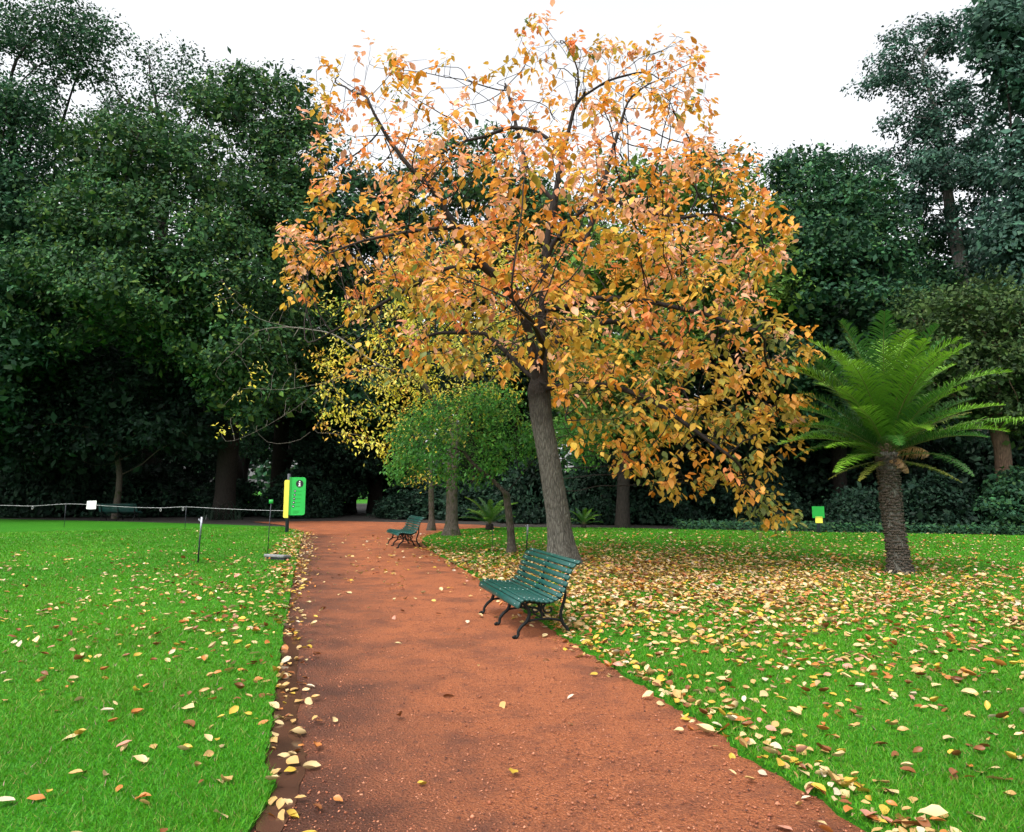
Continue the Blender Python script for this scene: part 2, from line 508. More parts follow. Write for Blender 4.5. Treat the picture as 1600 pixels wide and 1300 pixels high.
# loose grit on the path
n = 44000
ang = rng.uniform(-0.62, 0.62, n); d = 2.6 * (14 / 2.6) ** rng.uniform(0, 1, n)
P = np.stack([d * np.sin(ang), d * np.cos(ang)], -1)
path_poly = [tuple(q) for q in le] + [tuple(q) for q in re[::-1]]
P = P[inside(P, path_poly) & ~inside(P, [tuple(q) for q in pud])]
n = len(P)
r = rng.gamma(2.0, 0.0017, n) + 0.0018
octa = np.array([(1, 0, 0), (-1, 0, 0), (0, 1, 0), (0, -1, 0), (0, 0, 1), (0, 0, -.6)])
oT = np.array([(0, 2, 4), (2, 1, 4), (1, 3, 4), (3, 0, 4), (2, 0, 5), (1, 2, 5), (3, 1, 5), (0, 3, 5)])
V = octa[None] * r[:, None, None] * rng.uniform(0.6, 1.3, (n, 6, 1))
a = rng.uniform(0, 6.28, n)
V = np.stack([V[..., 0] * np.cos(a)[:, None] - V[..., 1] * np.sin(a)[:, None], V[..., 0] * np.sin(a)[:, None] + V[..., 1] * np.cos(a)[:, None], V[..., 2] * 0.7], -1)
V += np.concatenate([P, np.full((n, 1), 0.006)], 1)[:, None]
obj('path_grit', mesh_np('path_grit', V.reshape(-1, 3), [(oT[None] + (np.arange(n) * 6)[:, None, None]).reshape(-1, 3)], M['pebble']), kind='stuff', label='loose red brick grit scattered over the path', category='grit')

# grass: short blades, finer near the viewer
def grass(name, poly, n, label):
    ang = rng.uniform(-0.72, 0.72, n); d = 2.7 * (34 / 2.7) ** (rng.uniform(0, 1, n) ** 0.9)
    P = np.stack([d * np.sin(ang), d * np.cos(ang)], -1)
    k = inside(P, poly)
    P, d = P[k], d[k]
    n = len(P)
    P = P + rng.normal(0, .014, P.shape)
    a = rng.uniform(0, 6.28, n)
    h = rng.uniform(0.018, 0.044, n) * (1 + 0.25 * np.sin(P[:, 0] * 1.7) * np.sin(P[:, 1] * 1.3))
    w = 0.0027 * np.maximum(1, d / 3.6)
    lean = rng.normal(0, 0.6, (n, 2)) * h[:, None]
    S = np.stack([np.cos(a), np.sin(a)], -1) * w[:, None]
    z0 = np.full((n, 1), LAWN_Z - 0.004)
    V = np.stack([np.concatenate([P - S, z0], 1), np.concatenate([P + S, z0], 1), np.concatenate([P + lean, z0 + h[:, None]], 1)], 1)
    patchy = 0.5 + 0.5 * np.sin(P[:, 0] * 0.9 + 1.3 * np.sin(P[:, 1] * 0.6))
    base = np.array((0.056, 0.245, 0.005))[None] * (1 - 0.35 * rng.random((n, 1))) + patchy[:, None] * np.array((0.022, 0.03, 0.003))
    dry = rng.random(n) < 0.06
    base[dry] = np.array((0.20, 0.22, 0.05))
    big_ = np.sin(P[:, 0] * .55 + 2) * np.sin(P[:, 1] * .43) + .6 * np.sin(P[:, 0] * 1.9 + P[:, 1] * 1.1) * np.sin(P[:, 1] * 2.3 - P[:, 0]) + rng.normal(0, .5, n)
    base *= (1 + .17 * np.clip(big_, -1.6, 1.6))[:, None]
    dull = (rng.random(n) < .14)[:, None]
    base = np.where(dull, base * np.array((1.5, .85, 3.0)) + np.array((.012, 0, .008)), base)
    c = np.repeat(base[:, None], 3, 1)
    c[:, 2] *= 1.15
    obj(name, mesh_np(name, V.reshape(-1, 3), [np.arange(n * 3).reshape(-1, 3)], M['grass_blade'], c.reshape(-1, 3)), kind='stuff', label=label, category='grass')
grass('grass', lawn_left, 560000, 'short bright green grass of the lawn with the rope')
grass('grass', lawn_right, 560000, 'short bright green grass under the orange tree')

# ---------------------------------------------------------------- trees
def colonise(seeds, A, D=0.35, infl=3.0, kill=0.7, iters=160, droop=0.0):
    """grow a skeleton from seed chains towards the points A; returns nodes and parents"""
    nodes, par = [], []
    for s in seeds:                                      # s: (start_index or None, array of points)
        prev = s[0] if s[0] is None or s[0] >= 0 else None
        if s[0] is not None and len(nodes):
            dd = np.linalg.norm(np.array(nodes) - np.asarray(s[1][0]), axis=1)
            prev = int(dd.argmin())
        pts = np.asarray(s[1], float)
        seg = [pts[0]]
        for a, b in zip(pts[:-1], pts[1:]):
            k = max(1, int(round(np.linalg.norm(b - a) / D)))
            seg += [a + (b - a) * (q + 1) / k for q in range(k)]
        if prev is not None:
            seg = seg[1:]
        for q in seg:
            par.append(-1 if prev is None else prev)
            nodes.append(q)
            prev = len(nodes) - 1
    nodes = [np.asarray(q) for q in nodes]
    A = np.asarray(A)
    near = np.full(len(A), 1e9); idx = np.zeros(len(A), int)
    alive = np.ones(len(A), bool)
    def upd(lo):
        B = np.array(nodes[lo:])
        for c0 in range(0, len(B), 400):
            Bc = B[c0:c0 + 400]
            dd = np.sqrt(((A[:, None] - Bc[None]) ** 2).sum(-1))
            m = dd.argmin(1); v = dd[np.arange(len(A)), m]
            k = v < near
            near[k] = v[k]; idx[k] = m[k] + lo + c0
    upd(0)
    for it in range(iters):
        alive &= near > kill
        act = alive & (near < infl)
        if not alive.any():
            break
        if not act.any():
            q = np.where(alive)[0]
            act[q[near[q].argmin()]] = True
        lo = len(nodes)
        N = np.array(nodes)
        for u in np.unique(idx[act]):
            k = act & (idx == u)
            v = unit(A[k] - N[u]).mean(0) + rng.normal(0, 0.12, 3)
            v[2] -= droop
            if np.linalg.norm(v) < 1e-3:
                continue
            nodes.append(N[u] + unit(v) * D)
            par.append(int(u))
        if len(nodes) == lo:
            break
        upd(lo)
    return np.array(nodes), np.array(par)
def skeleton(nodes, par, tip, rbase, expo=2.4):
    n = len(nodes)
    ch = [[] for _ in range(n)]
    for i, q in enumerate(par):
        if q >= 0:
            ch[q].append(i)
    acc = np.zeros(n)
    for i in range(n - 1, -1, -1):
        if not ch[i]:
            acc[i] = tip ** expo
        if par[i] >= 0:
            acc[par[i]] += acc[i]
    r = acc ** (1 / expo)
    s = (np.log(rbase / tip)) / max(1e-6, np.log(r[0] / tip))
    r = tip * (r / tip) ** s
    chains, stack = [], [(0, -1)]
    while stack:
        i, p0 = stack.pop()
        c = [p0, i] if p0 >= 0 else [i]
        while ch[i]:
            k = max(ch[i], key=lambda q: acc[q])
            stack += [(q, i) for q in ch[i] if q != k]
            c.append(k); i = k
        if len(c) > 1:
            chains.append(c)
    return r, chains, ch
def chain_tube(mb, nodes, r, c, sides, wob=0.0):
    P = nodes[c].copy()
    R = r[c].copy()
    if len(c) > 2:
        R[0] = min(R[0], R[1] * 1.15)
        P[1:-1] = 0.5 * P[1:-1] + 0.25 * (P[:-2] + P[2:])
    R[-1] *= 0.6
    mb.tube(P, R, sides, cap=False)
def lobe_points(lobes, n, Yc, zlow=0.3):
    w = np.array([l[2] * l[3] * (l[6] if len(l) > 6 else 1) for l in lobes], float)
    k = rng.choice(len(lobes), n, p=w / w.sum())
    out = []
    for q in k:
        l = lobes[q]
        px, py, rx, ry = l[:4]
        dY = l[4] if len(l) > 4 else 0.0
        rY = l[5] if len(l) > 5 else 0.5 * (rx + ry) * mpp(Yc)
        v = rng.normal(size=3); v /= np.linalg.norm(v)
        rad = rng.uniform(0.25, 1) ** 0.45
        v *= rad
        pt = at(px + v[0] * rx, py - v[2] * ry, Yc + dY + v[1] * rY)
        pt[2] = max(pt[2], zlow)
        out.append(pt)
    return np.array(out)
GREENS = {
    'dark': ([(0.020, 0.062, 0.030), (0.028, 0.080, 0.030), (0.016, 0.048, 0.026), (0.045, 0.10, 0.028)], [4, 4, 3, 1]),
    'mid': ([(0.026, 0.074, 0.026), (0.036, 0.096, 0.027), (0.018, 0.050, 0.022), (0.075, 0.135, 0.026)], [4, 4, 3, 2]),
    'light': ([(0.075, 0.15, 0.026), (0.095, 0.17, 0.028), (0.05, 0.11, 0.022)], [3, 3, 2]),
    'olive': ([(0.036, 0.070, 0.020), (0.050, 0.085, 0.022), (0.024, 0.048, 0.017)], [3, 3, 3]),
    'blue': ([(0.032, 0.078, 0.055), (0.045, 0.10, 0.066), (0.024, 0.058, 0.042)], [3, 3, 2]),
    'deep': ([(0.010, 0.028, 0.017), (0.014, 0.036, 0.019), (0.008, 0.021, 0.013)], [3, 3, 3]),  # darkest greens: understorey shade put into the leaf colour
}
def clump_leaves(A, per, spread, L, green, centre, flat=0.55, hang=0.0, up=0.9, core=1.0):
    n = len(A) * per
    C = np.repeat(A, per, 0)
    u = rng.normal(0, 1, (n, 3)); u[:, 2] = np.abs(u[:, 2]) - 0.25
    u = unit(u)
    rc = np.repeat(rng.uniform(0.7, 1.35, (len(A), 1)), per, 0)
    off = u * spread * 2.3 * rc * rng.uniform(0.55, 1.12, (n, 1))
    off[:, 2] *= flat
    if hang:
        off[:, 2] -= np.abs(rng.normal(0, hang, n))
    P = C + off + rng.normal(0, 0.05, (n, 3))
    out = unit(P - centre)
    N = unit(u * 0.9 + out * 0.3 + np.array((0, 0, up * 0.35)) + rng.normal(0, 0.38, (n, 3)))
    D = unit(np.cross(N, rng.normal(0, 1, (n, 3))) + u * 0.7 + np.array((0, 0, -0.3 - hang)))
    Ls = L * rng.uniform(0.6, 1.35, n)
    m = len(A) * 14
    P = np.vstack([P, np.repeat(A, 14, 0) + rng.normal(0, spread * .8, (m, 3)) * np.array((1, 1, .7))])
    Ni = unit(rng.normal(0, 1, (m, 3)) + np.array((0, -.3, .3)))
    N = np.vstack([N, Ni]); D = np.vstack([D, np.cross(Ni, rng.normal(0, 1, (m, 3)))])
    Ls = np.concatenate([Ls, rng.uniform(1.6, 2.6, m) * L * core])
    n += m
    V, Fc, k = leaves(P, D, N, Ls, rng.uniform(0.8, 1.25, n), 4)
    tone = rng.normal(1, 0.24, (len(A), 1))
    tone = np.vstack([np.repeat(tone, per, 0), np.repeat(tone, 14, 0)])
    c = np.clip(pick(*GREENS[green], n) * tone, 0.003, 0.6)
    return V, Fc, np.repeat(c, k, 0)
def green_tree(name, label, base, Yc, lobes, n=420, per=85, L=0.24, spread=0.55, green='dark', rbase=0.35, bark='bark_dark', lead=None, flat=0.55, hang=0.0, D=0.8, thin=1.0, group=None, up=0.9, core=1.0):
    A = lobe_points(lobes, n, Yc)
    z0 = np.array((base[0], base[1], 0.0))
    cx = A.mean(0)
    if lead is None:
        low = np.percentile(A[:, 2], 20)
        lead = [z0, z0 + np.array((0.15, 0, low * 0.5)), np.array((0.6 * z0[0] + 0.4 * cx[0], 0.6 * z0[1] + 0.4 * cx[1], max(low, 1.5)))]
    nodes, par = colonise([(None, np.array(lead))], A, D, 9.0, D * 1.2, 90)
    nodes[:, :] += np.where(np.arange(len(nodes))[:, None] > 3, rng.normal(0, D * 0.07, nodes.shape), 0)
    r, chains, ch = skeleton(nodes, par, 0.014, rbase)
    root = empty(name, z0, label=label, category='tree')
    if group: root['group'] = group
    nodes = nodes - z0
    r[:2] *= np.array((1.35, 1.12))[:len(r[:2])]
    tr, br = MB(), MB()
    for q, c in enumerate(chains):
        if q == 0: chain_tube(tr, nodes, r, c, 12)
        else: chain_tube(br, nodes, r, c, 5 if r[c[1]] < 0.06 else 7)
    obj('trunk', tr.mesh('trunk', M[bark], True), root)
    if br.n: obj('branches', br.mesh('branches', M[bark], True), root, kind='stuff')
    keepA = A if thin >= 1 else A[rng.random(len(A)) < thin]
    V, Fc, cc = clump_leaves(keepA - z0, per, spread, L, green, cx - z0, flat, hang, up, core)
    obj('crown', mesh_np('crown', V, Fc, M['leaf'], cc), root, kind='stuff')
    return root
def copy_tree(src, loc, rz, s, label, group):
    o = src.copy()
    COL.objects.link(o)
    o.location = loc; o.rotation_euler = (0, 0, rz); o.scale = (s, s, s)
    o['label'] = label; o['group'] = group
    for c in src.children:
        k = c.copy(); COL.objects.link(k); k.parent = o
    return o
def gx(px, Y):
    return ((px - CX) / F * Y / CT, Y)

T = {}
T['tall_left'] = green_tree('tall_tree', 'tall tree with dark twisting branches and ragged sparse crown', gx(40, 45), 39, [
    (70, 40, 110, 60, 0, 4), (20, 130, 80, 80, 0, 4), (130, 90, 60, 50, 0, 3), (10, 260, 80, 90, 0, 4), (90, 250, 70, 60, 1, 4), (40, 200, 80, 60, 0, 4, .6), (20, 380, 70, 70, 1, 4), (-80, 150, 90, 150, 0, 5)],
    n=400, per=80, L=0.22, spread=0.45, green='dark', rbase=0.5, D=0.9, core=0.5)
T['broad_left'] = green_tree('broad_tree', 'broad layered evergreen with a dark trunk behind the rope line', gx(360, 41), 36, [
    (200, 230, 110, 60, 0, 4), (270, 260, 90, 70, 1, 4), (150, 330, 90, 60, -1, 4), (250, 350, 120, 60, -1.5, 4), (110, 420, 110, 60, -1, 4), (330, 430, 90, 80, -1, 3.5), (210, 450, 130, 60, -2, 4), (350, 540, 90, 60, -1, 3), (90, 500, 100, 50, 0, 4), (400, 620, 70, 40, 0, 3), (280, 540, 90, 50, 2, 3), (410, 500, 60, 60, 1, 3)],
    n=720, per=85, L=0.20, spread=0.48, green='mid', rbase=0.55, D=0.7)
T['dome_left'] = green_tree('domed_tree', 'tall dome-topped green tree rising beside the twiggy crown', gx(440, 49), 44, [
    (420, 170, 80, 60, 0, 4), (350, 150, 60, 50, 0, 4), (470, 240, 60, 70, 0, 4), (400, 290, 90, 80, -1, 4), (470, 370, 80, 90, -1, 4), (390, 400, 70, 70, 0, 4), (480, 500, 80, 80, 0, 4), (430, 560, 90, 70, 0, 4)],
    n=560, per=85, L=0.22, spread=0.55, green='mid', rbase=0.5, D=0.8)
T['twiggy'] = green_tree('twiggy_tree', 'thinly leaved tree whose bare crooked twigs show against the sky', gx(240, 50), 50, [
    (200, 110, 50, 60, 0, 3), (285, 110, 50, 50, 0, 3), (240, 170, 80, 50, 0, 3), (180, 180, 50, 50, 0, 3), (310, 150, 40, 40, 0, 3), (250, 260, 90, 60, 0, 4)],
    n=300, per=26, L=0.24, spread=0.4, green='dark', rbase=0.45, D=0.7, thin=0.6, core=0.5)
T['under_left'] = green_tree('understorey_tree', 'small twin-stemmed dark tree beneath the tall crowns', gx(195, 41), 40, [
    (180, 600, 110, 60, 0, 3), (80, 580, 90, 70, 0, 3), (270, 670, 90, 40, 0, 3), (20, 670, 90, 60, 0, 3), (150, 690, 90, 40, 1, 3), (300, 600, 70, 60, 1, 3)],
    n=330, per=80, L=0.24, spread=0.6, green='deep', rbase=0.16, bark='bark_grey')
T['edge_left'] = green_tree('evergreen_tree', 'dense dark evergreen hanging low over the lawn edge', gx(-60, 45), 38, [
    (-10, 330, 80, 80, 0, 4), (-20, 450, 100, 80, -1, 4), (30, 540, 70, 60, 0, 4), (-60, 600, 90, 90, 0, 4), (60, 400, 60, 60, 1, 4)],
    n=420, per=80, L=0.24, spread=0.6, green='dark', rbase=0.5)
T['mid_dark'] = green_tree('dark_tree', 'dark green tree seen through the left side of the orange crown', gx(590, 50), 46, [
    (560, 330, 80, 70, 0, 4), (650, 320, 80, 60, 0, 4), (600, 420, 100, 70, 0, 4), (700, 430, 80, 70, 0, 4), (540, 500, 90, 70, 0, 4), (640, 530, 100, 70, 0, 4), (560, 620, 90, 60, 0, 4), (720, 560, 70, 60, 0, 4)],
    n=520, per=75, L=0.26, spread=0.65, green='dark', rbase=0.45)
T['mid_high'] = green_tree('green_tree', 'tall green tree standing behind the trunk of the orange tree', gx(800, 48), 47, [
    (790, 330, 80, 60, 0, 4), (740, 250, 70, 50, 0, 4, .6), (860, 360, 70, 60, 0, 4), (820, 450, 100, 70, 0, 4), (900, 470, 80, 70, 0, 4), (800, 560, 100, 70, 0, 4), (900, 600, 90, 70, 0, 4)],
    n=460, per=75, L=0.28, spread=0.7, green='mid', rbase=0.45)
T['light_right'] = green_tree('pale_green_tree', 'fresh light green tree with a stout trunk just behind the orange leaves', gx(968, 31.5), 32, [
    (1170, 350, 50, 50, 0, 2.5), (1190, 430, 60, 50, 0, 3), (1110, 280, 70, 50, 0, 3), (1010, 300, 70, 50, 0, 3), (1060, 400, 90, 70, 0, 3), (1150, 480, 80, 50, 0, 3), (960, 420, 80, 70, 0, 3), (1040, 500, 90, 60, 0, 3), (980, 580, 90, 50, 0, 3), (930, 650, 60, 40, 0, 2.5), (1010, 660, 60, 40, 0, 2.5)],
    n=520, per=70, L=0.19, spread=0.5, green='light', rbase=0.27, bark='bark_dark', D=0.7)
T['broad_right'] = green_tree('broadleaf_tree', 'full glossy dark green broadleaf tree behind the cycad', gx(1300, 36), 34, [
    (1265, 270, 60, 40, 0, 2.5), (1240, 330, 50, 60, 0, 3), (1330, 310, 60, 50, 0, 3), (1300, 380, 90, 60, -1, 3), (1380, 380, 50, 60, 0, 3), (1260, 450, 70, 70, -1, 3), (1350, 470, 80, 60, -1, 3), (1300, 550, 100, 60, 0, 3), (1240, 560, 60, 60, 0, 3), (1390, 560, 60, 70, 0, 3), (1300, 640, 100, 50, 1, 3)],
    n=640, per=80, L=0.20, spread=0.46, green='dark', rbase=0.35, D=0.7)
eb = gx(1530, 42)
T['gum'] = green_tree('gum_tree', 'very tall pale-barked gum tree with airy tufted crown', eb, 42, [
    (1440, 60, 60, 35, 0, 2.5), (1500, 40, 45, 30, 0, 2.5), (1400, 110, 60, 25, 0, 2.5), (1350, 130, 25, 12, 0, 1), (1450, 140, 60, 30, 0, 3), (1500, 190, 70, 50, 0, 3), (1420, 190, 50, 25, 0, 2), (1420, 250, 70, 25, 0, 2.5), (1350, 245, 35, 15, 0, 1.5), (1480, 260, 60, 35, -1, 3), (1540, 260, 50, 50, 0, 3), (1440, 330, 70, 25, 0, 3), (1520, 350, 70, 40, 0, 3), (1400, 300, 50, 15, 0, 2), (1560, 420, 60, 60, 0, 3)],
    n=360, per=85, L=0.23, spread=0.34, green='blue', core=0.45, rbase=0.38, bark='bark_pale', hang=0.25, flat=0.4, D=0.8,
    lead=[np.array((*eb, 0)), at(1518, 560, 42), at(1500, 420, 42), at(1480, 300, 42), at(1472, 230, 42), at(1455, 150, 42)])
T['feather'] = green_tree('feathery_tree', 'tall feathery blue-green conifer cut by the photograph edge', gx(1640, 33), 33, [
    (1575, 30, 60, 40, 0, 2), (1560, 80, 50, 30, 0, 2), (1600, 120, 50, 40, 0, 2), (1590, 200, 45, 40, 0, 2), (1600, 290, 50, 50, 0, 2), (1585, 370, 50, 50, 0, 2), (1610, 450, 60, 60, 0, 2), (1680, 250, 80, 200, 0, 3), (1680, 60, 80, 60, 0, 3)],
    n=420, per=80, L=0.24, spread=0.42, green='blue', rbase=0.4, hang=0.5, flat=0.5, D=0.7)
T['olive_right'] = green_tree('olive_tree', 'olive green tree with reddish forked trunk beyond the cycad', gx(1552, 29.5), 29.5, [
    (1470, 500, 70, 50, 0, 2.5), (1550, 480, 70, 50, 0, 2.5), (1440, 570, 60, 50, 0, 2.5), (1540, 570, 90, 50, 0, 2.5), (1610, 540, 60, 80, 0, 2.5), (1500, 630, 70, 30, 1, 2), (1600, 640, 70, 40, 0, 2)],
    n=330, per=75, L=0.16, spread=0.36, green='olive', rbase=0.3, bark='bark_red', D=0.6)
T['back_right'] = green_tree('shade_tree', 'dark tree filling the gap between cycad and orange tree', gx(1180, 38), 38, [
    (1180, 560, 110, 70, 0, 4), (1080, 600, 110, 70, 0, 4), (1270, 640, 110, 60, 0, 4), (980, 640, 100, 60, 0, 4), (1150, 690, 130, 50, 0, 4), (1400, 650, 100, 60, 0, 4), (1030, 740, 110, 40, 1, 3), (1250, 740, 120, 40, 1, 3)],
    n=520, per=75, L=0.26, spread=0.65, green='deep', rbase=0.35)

# deeper rows of the wood: the same kinds again
deep_lab = ['layered evergreen deep in the wood behind the front trees', 'dome-topped tree deep in the wood behind the front trees', 'dark spreading tree deep in the wood behind the front trees', 'low-hanging dark evergreen deep in the wood behind the front trees', 'low broad shade tree deep in the wood behind the front trees', 'glossy broadleaf tree deep in the wood behind the front trees']
deep = [T['broad_left'], T['dome_left'], T['mid_dark'], T['edge_left'], T['back_right'], T['broad_right']]
rows = [(48, -46, 46, 9.5, 1.0), (57, -60, 60, 10, 1.05), (67, -70, 70, 11, 1.1)]
q = 0
for Y0, x0, x1, st, s0 in rows:
    x = x0
    while x <= x1:
        src, lab = deep[q % len(deep)], deep_lab[q % len(deep)]
        q += 1
        px = CX + x / Y0 * F
        if not (495 < px < 640 and Y0 > 50):             # the opening at the end of the path
            s = s0 * random.uniform(0.8, 1.05)
            if 560 < px < 1260: s *= 0.62
            copy_tree(src, (x + random.uniform(-2, 2), Y0 + random.uniform(-2.5, 2.5), 0), random.uniform(0, 6.28), s, lab, 'deep in the wood: ' + lab.split(' deep')[0] + 's')
        x += st * random.uniform(0.8, 1.2)
# shrubs along the foot of the wood
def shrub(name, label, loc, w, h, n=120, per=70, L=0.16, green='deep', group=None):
    A = rng.normal(0, 1, (n, 3)); A = unit(A) * rng.uniform(0.3, 1, (n, 1)) ** 0.5
    A[:, 2] = np.abs(A[:, 2])
    A *= np.array((w / 2, w / 2.4, h))
    root = empty(name, (*loc, 0), label=label, category='shrub')
    if group: root['group'] = group
    st = MB()
    for k in range(9):
        e = A[rng.integers(n)]
        st.tube(np.array([(0, 0, 0), e * np.array((.4, .4, .5)), e]), [0.035, 0.025, 0.01], 5, False)
    obj('stems', st.mesh('stems', M['bark_dark'], True), root, kind='stuff')
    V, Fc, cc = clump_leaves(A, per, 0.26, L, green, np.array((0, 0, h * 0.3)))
    V[:, 2] = np.maximum(V[:, 2], 0.02)
    obj('foliage', mesh_np('foliage', V, Fc, M['leaf'], cc), root, kind='stuff')
    return root
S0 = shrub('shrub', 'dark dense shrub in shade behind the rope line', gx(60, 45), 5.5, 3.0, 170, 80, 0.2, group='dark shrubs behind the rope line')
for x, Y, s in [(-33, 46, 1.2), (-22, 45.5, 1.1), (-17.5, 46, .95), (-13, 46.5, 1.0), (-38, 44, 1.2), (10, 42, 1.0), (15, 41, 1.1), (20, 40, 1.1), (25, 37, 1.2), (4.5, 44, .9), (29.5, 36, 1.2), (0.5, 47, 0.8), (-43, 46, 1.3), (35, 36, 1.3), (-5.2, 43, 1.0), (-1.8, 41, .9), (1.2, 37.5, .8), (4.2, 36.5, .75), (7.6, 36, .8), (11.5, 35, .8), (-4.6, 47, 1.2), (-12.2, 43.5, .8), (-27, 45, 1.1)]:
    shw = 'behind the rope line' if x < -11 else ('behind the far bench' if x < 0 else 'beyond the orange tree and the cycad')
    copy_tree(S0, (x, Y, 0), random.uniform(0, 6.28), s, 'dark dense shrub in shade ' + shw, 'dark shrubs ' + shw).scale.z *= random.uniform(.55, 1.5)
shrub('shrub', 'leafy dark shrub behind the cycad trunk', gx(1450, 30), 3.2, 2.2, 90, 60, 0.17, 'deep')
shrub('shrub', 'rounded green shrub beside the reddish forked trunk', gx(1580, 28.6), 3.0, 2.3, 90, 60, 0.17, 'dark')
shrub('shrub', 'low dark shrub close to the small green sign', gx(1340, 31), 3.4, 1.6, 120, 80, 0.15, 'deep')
# low ground cover along the far rim of the lawn
n = 9000
P = np.stack([rng.uniform(7, 30, n), rng.uniform(0, 1, n) ** 1.3, rng.uniform(0.0, 0.32, n)], -1)
rim = np.array(far_right)
P[:, 1] = np.interp(P[:, 0], rim[:, 0], rim[:, 1]) + 0.15 + P[:, 1] * 3.0
N = unit(np.array((0, -.2, 1.0)) + rng.normal(0, .5, (n, 3)))
V, Fc, k = leaves(P, np.cross(N, rng.normal(0, 1, (n, 3))), N, rng.uniform(.1, .22, n), 1.0, 4)
obj('ground_cover', mesh_np('ground_cover', V, Fc, M['leaf'], np.repeat(pick(*GREENS['dark'], n), k, 0)), kind='stuff', label='low leafy ground cover along the far rim of the lawn', category='ground cover')
# trunks of the grove at the end of the path
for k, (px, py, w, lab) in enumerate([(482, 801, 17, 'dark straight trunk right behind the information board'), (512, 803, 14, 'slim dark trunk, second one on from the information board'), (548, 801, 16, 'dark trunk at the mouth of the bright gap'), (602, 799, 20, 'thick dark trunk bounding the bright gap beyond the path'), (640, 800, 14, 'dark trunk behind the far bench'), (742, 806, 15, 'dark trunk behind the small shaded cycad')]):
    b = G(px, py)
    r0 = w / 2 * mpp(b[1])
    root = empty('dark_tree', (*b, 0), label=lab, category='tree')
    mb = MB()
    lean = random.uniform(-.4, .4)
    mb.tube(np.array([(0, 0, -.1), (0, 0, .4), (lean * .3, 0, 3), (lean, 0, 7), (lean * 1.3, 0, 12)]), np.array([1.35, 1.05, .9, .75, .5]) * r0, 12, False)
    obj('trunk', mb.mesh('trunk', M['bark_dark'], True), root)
    A = unit(rng.normal(0, 1, (90, 3))) * rng.uniform(.3, 1, (90, 1)) * np.array((4.2, 4.2, 2.4)) + np.array((lean, 0, 8.5))
    mb = MB()
    for e in A[:14]:
        mb.tube(np.array([(lean * .8, 0, 5.5), (e + np.array((lean, 0, 6))) / 2, e]), [.12, .07, .03], 5, False)
    obj('branches', mb.mesh('branches', M['bark_dark'], True), root, kind='stuff')
    V, Fc, cc = clump_leaves(A, 90, 0.8, 0.3, 'deep', np.array((0, 0, 7)))
    obj('crown', mesh_np('crown', V, Fc, M['leaf'], cc), root, kind='stuff')
# the far side of the park: one mass of wood beyond the second lawn
n = 26000
P = np.stack([rng.uniform(-120, 120, n), rng.uniform(112, 124, n), rng.uniform(0, 1, n) ** 0.8 * 17], -1)
P[:, 2] *= 0.75 + 0.25 * np.sin(P[:, 0] * 0.21) * np.sin(P[:, 0] * 0.083 + 1)
N = unit(np.array((0, -.6, 1.0)) + rng.normal(0, .5, (n, 3)))
V, Fc, k = leaves(P, np.cross(N, rng.normal(0, 1, (n, 3))), N, rng.uniform(.9, 1.8, n), 1.3, 4)
obj('far_wood', mesh_np('far_wood', V, Fc, M['leaf'], np.repeat(pick(*GREENS['dark'], n), k, 0)), kind='stuff', label='far wood closing the view beyond the bright gap', category='wood')

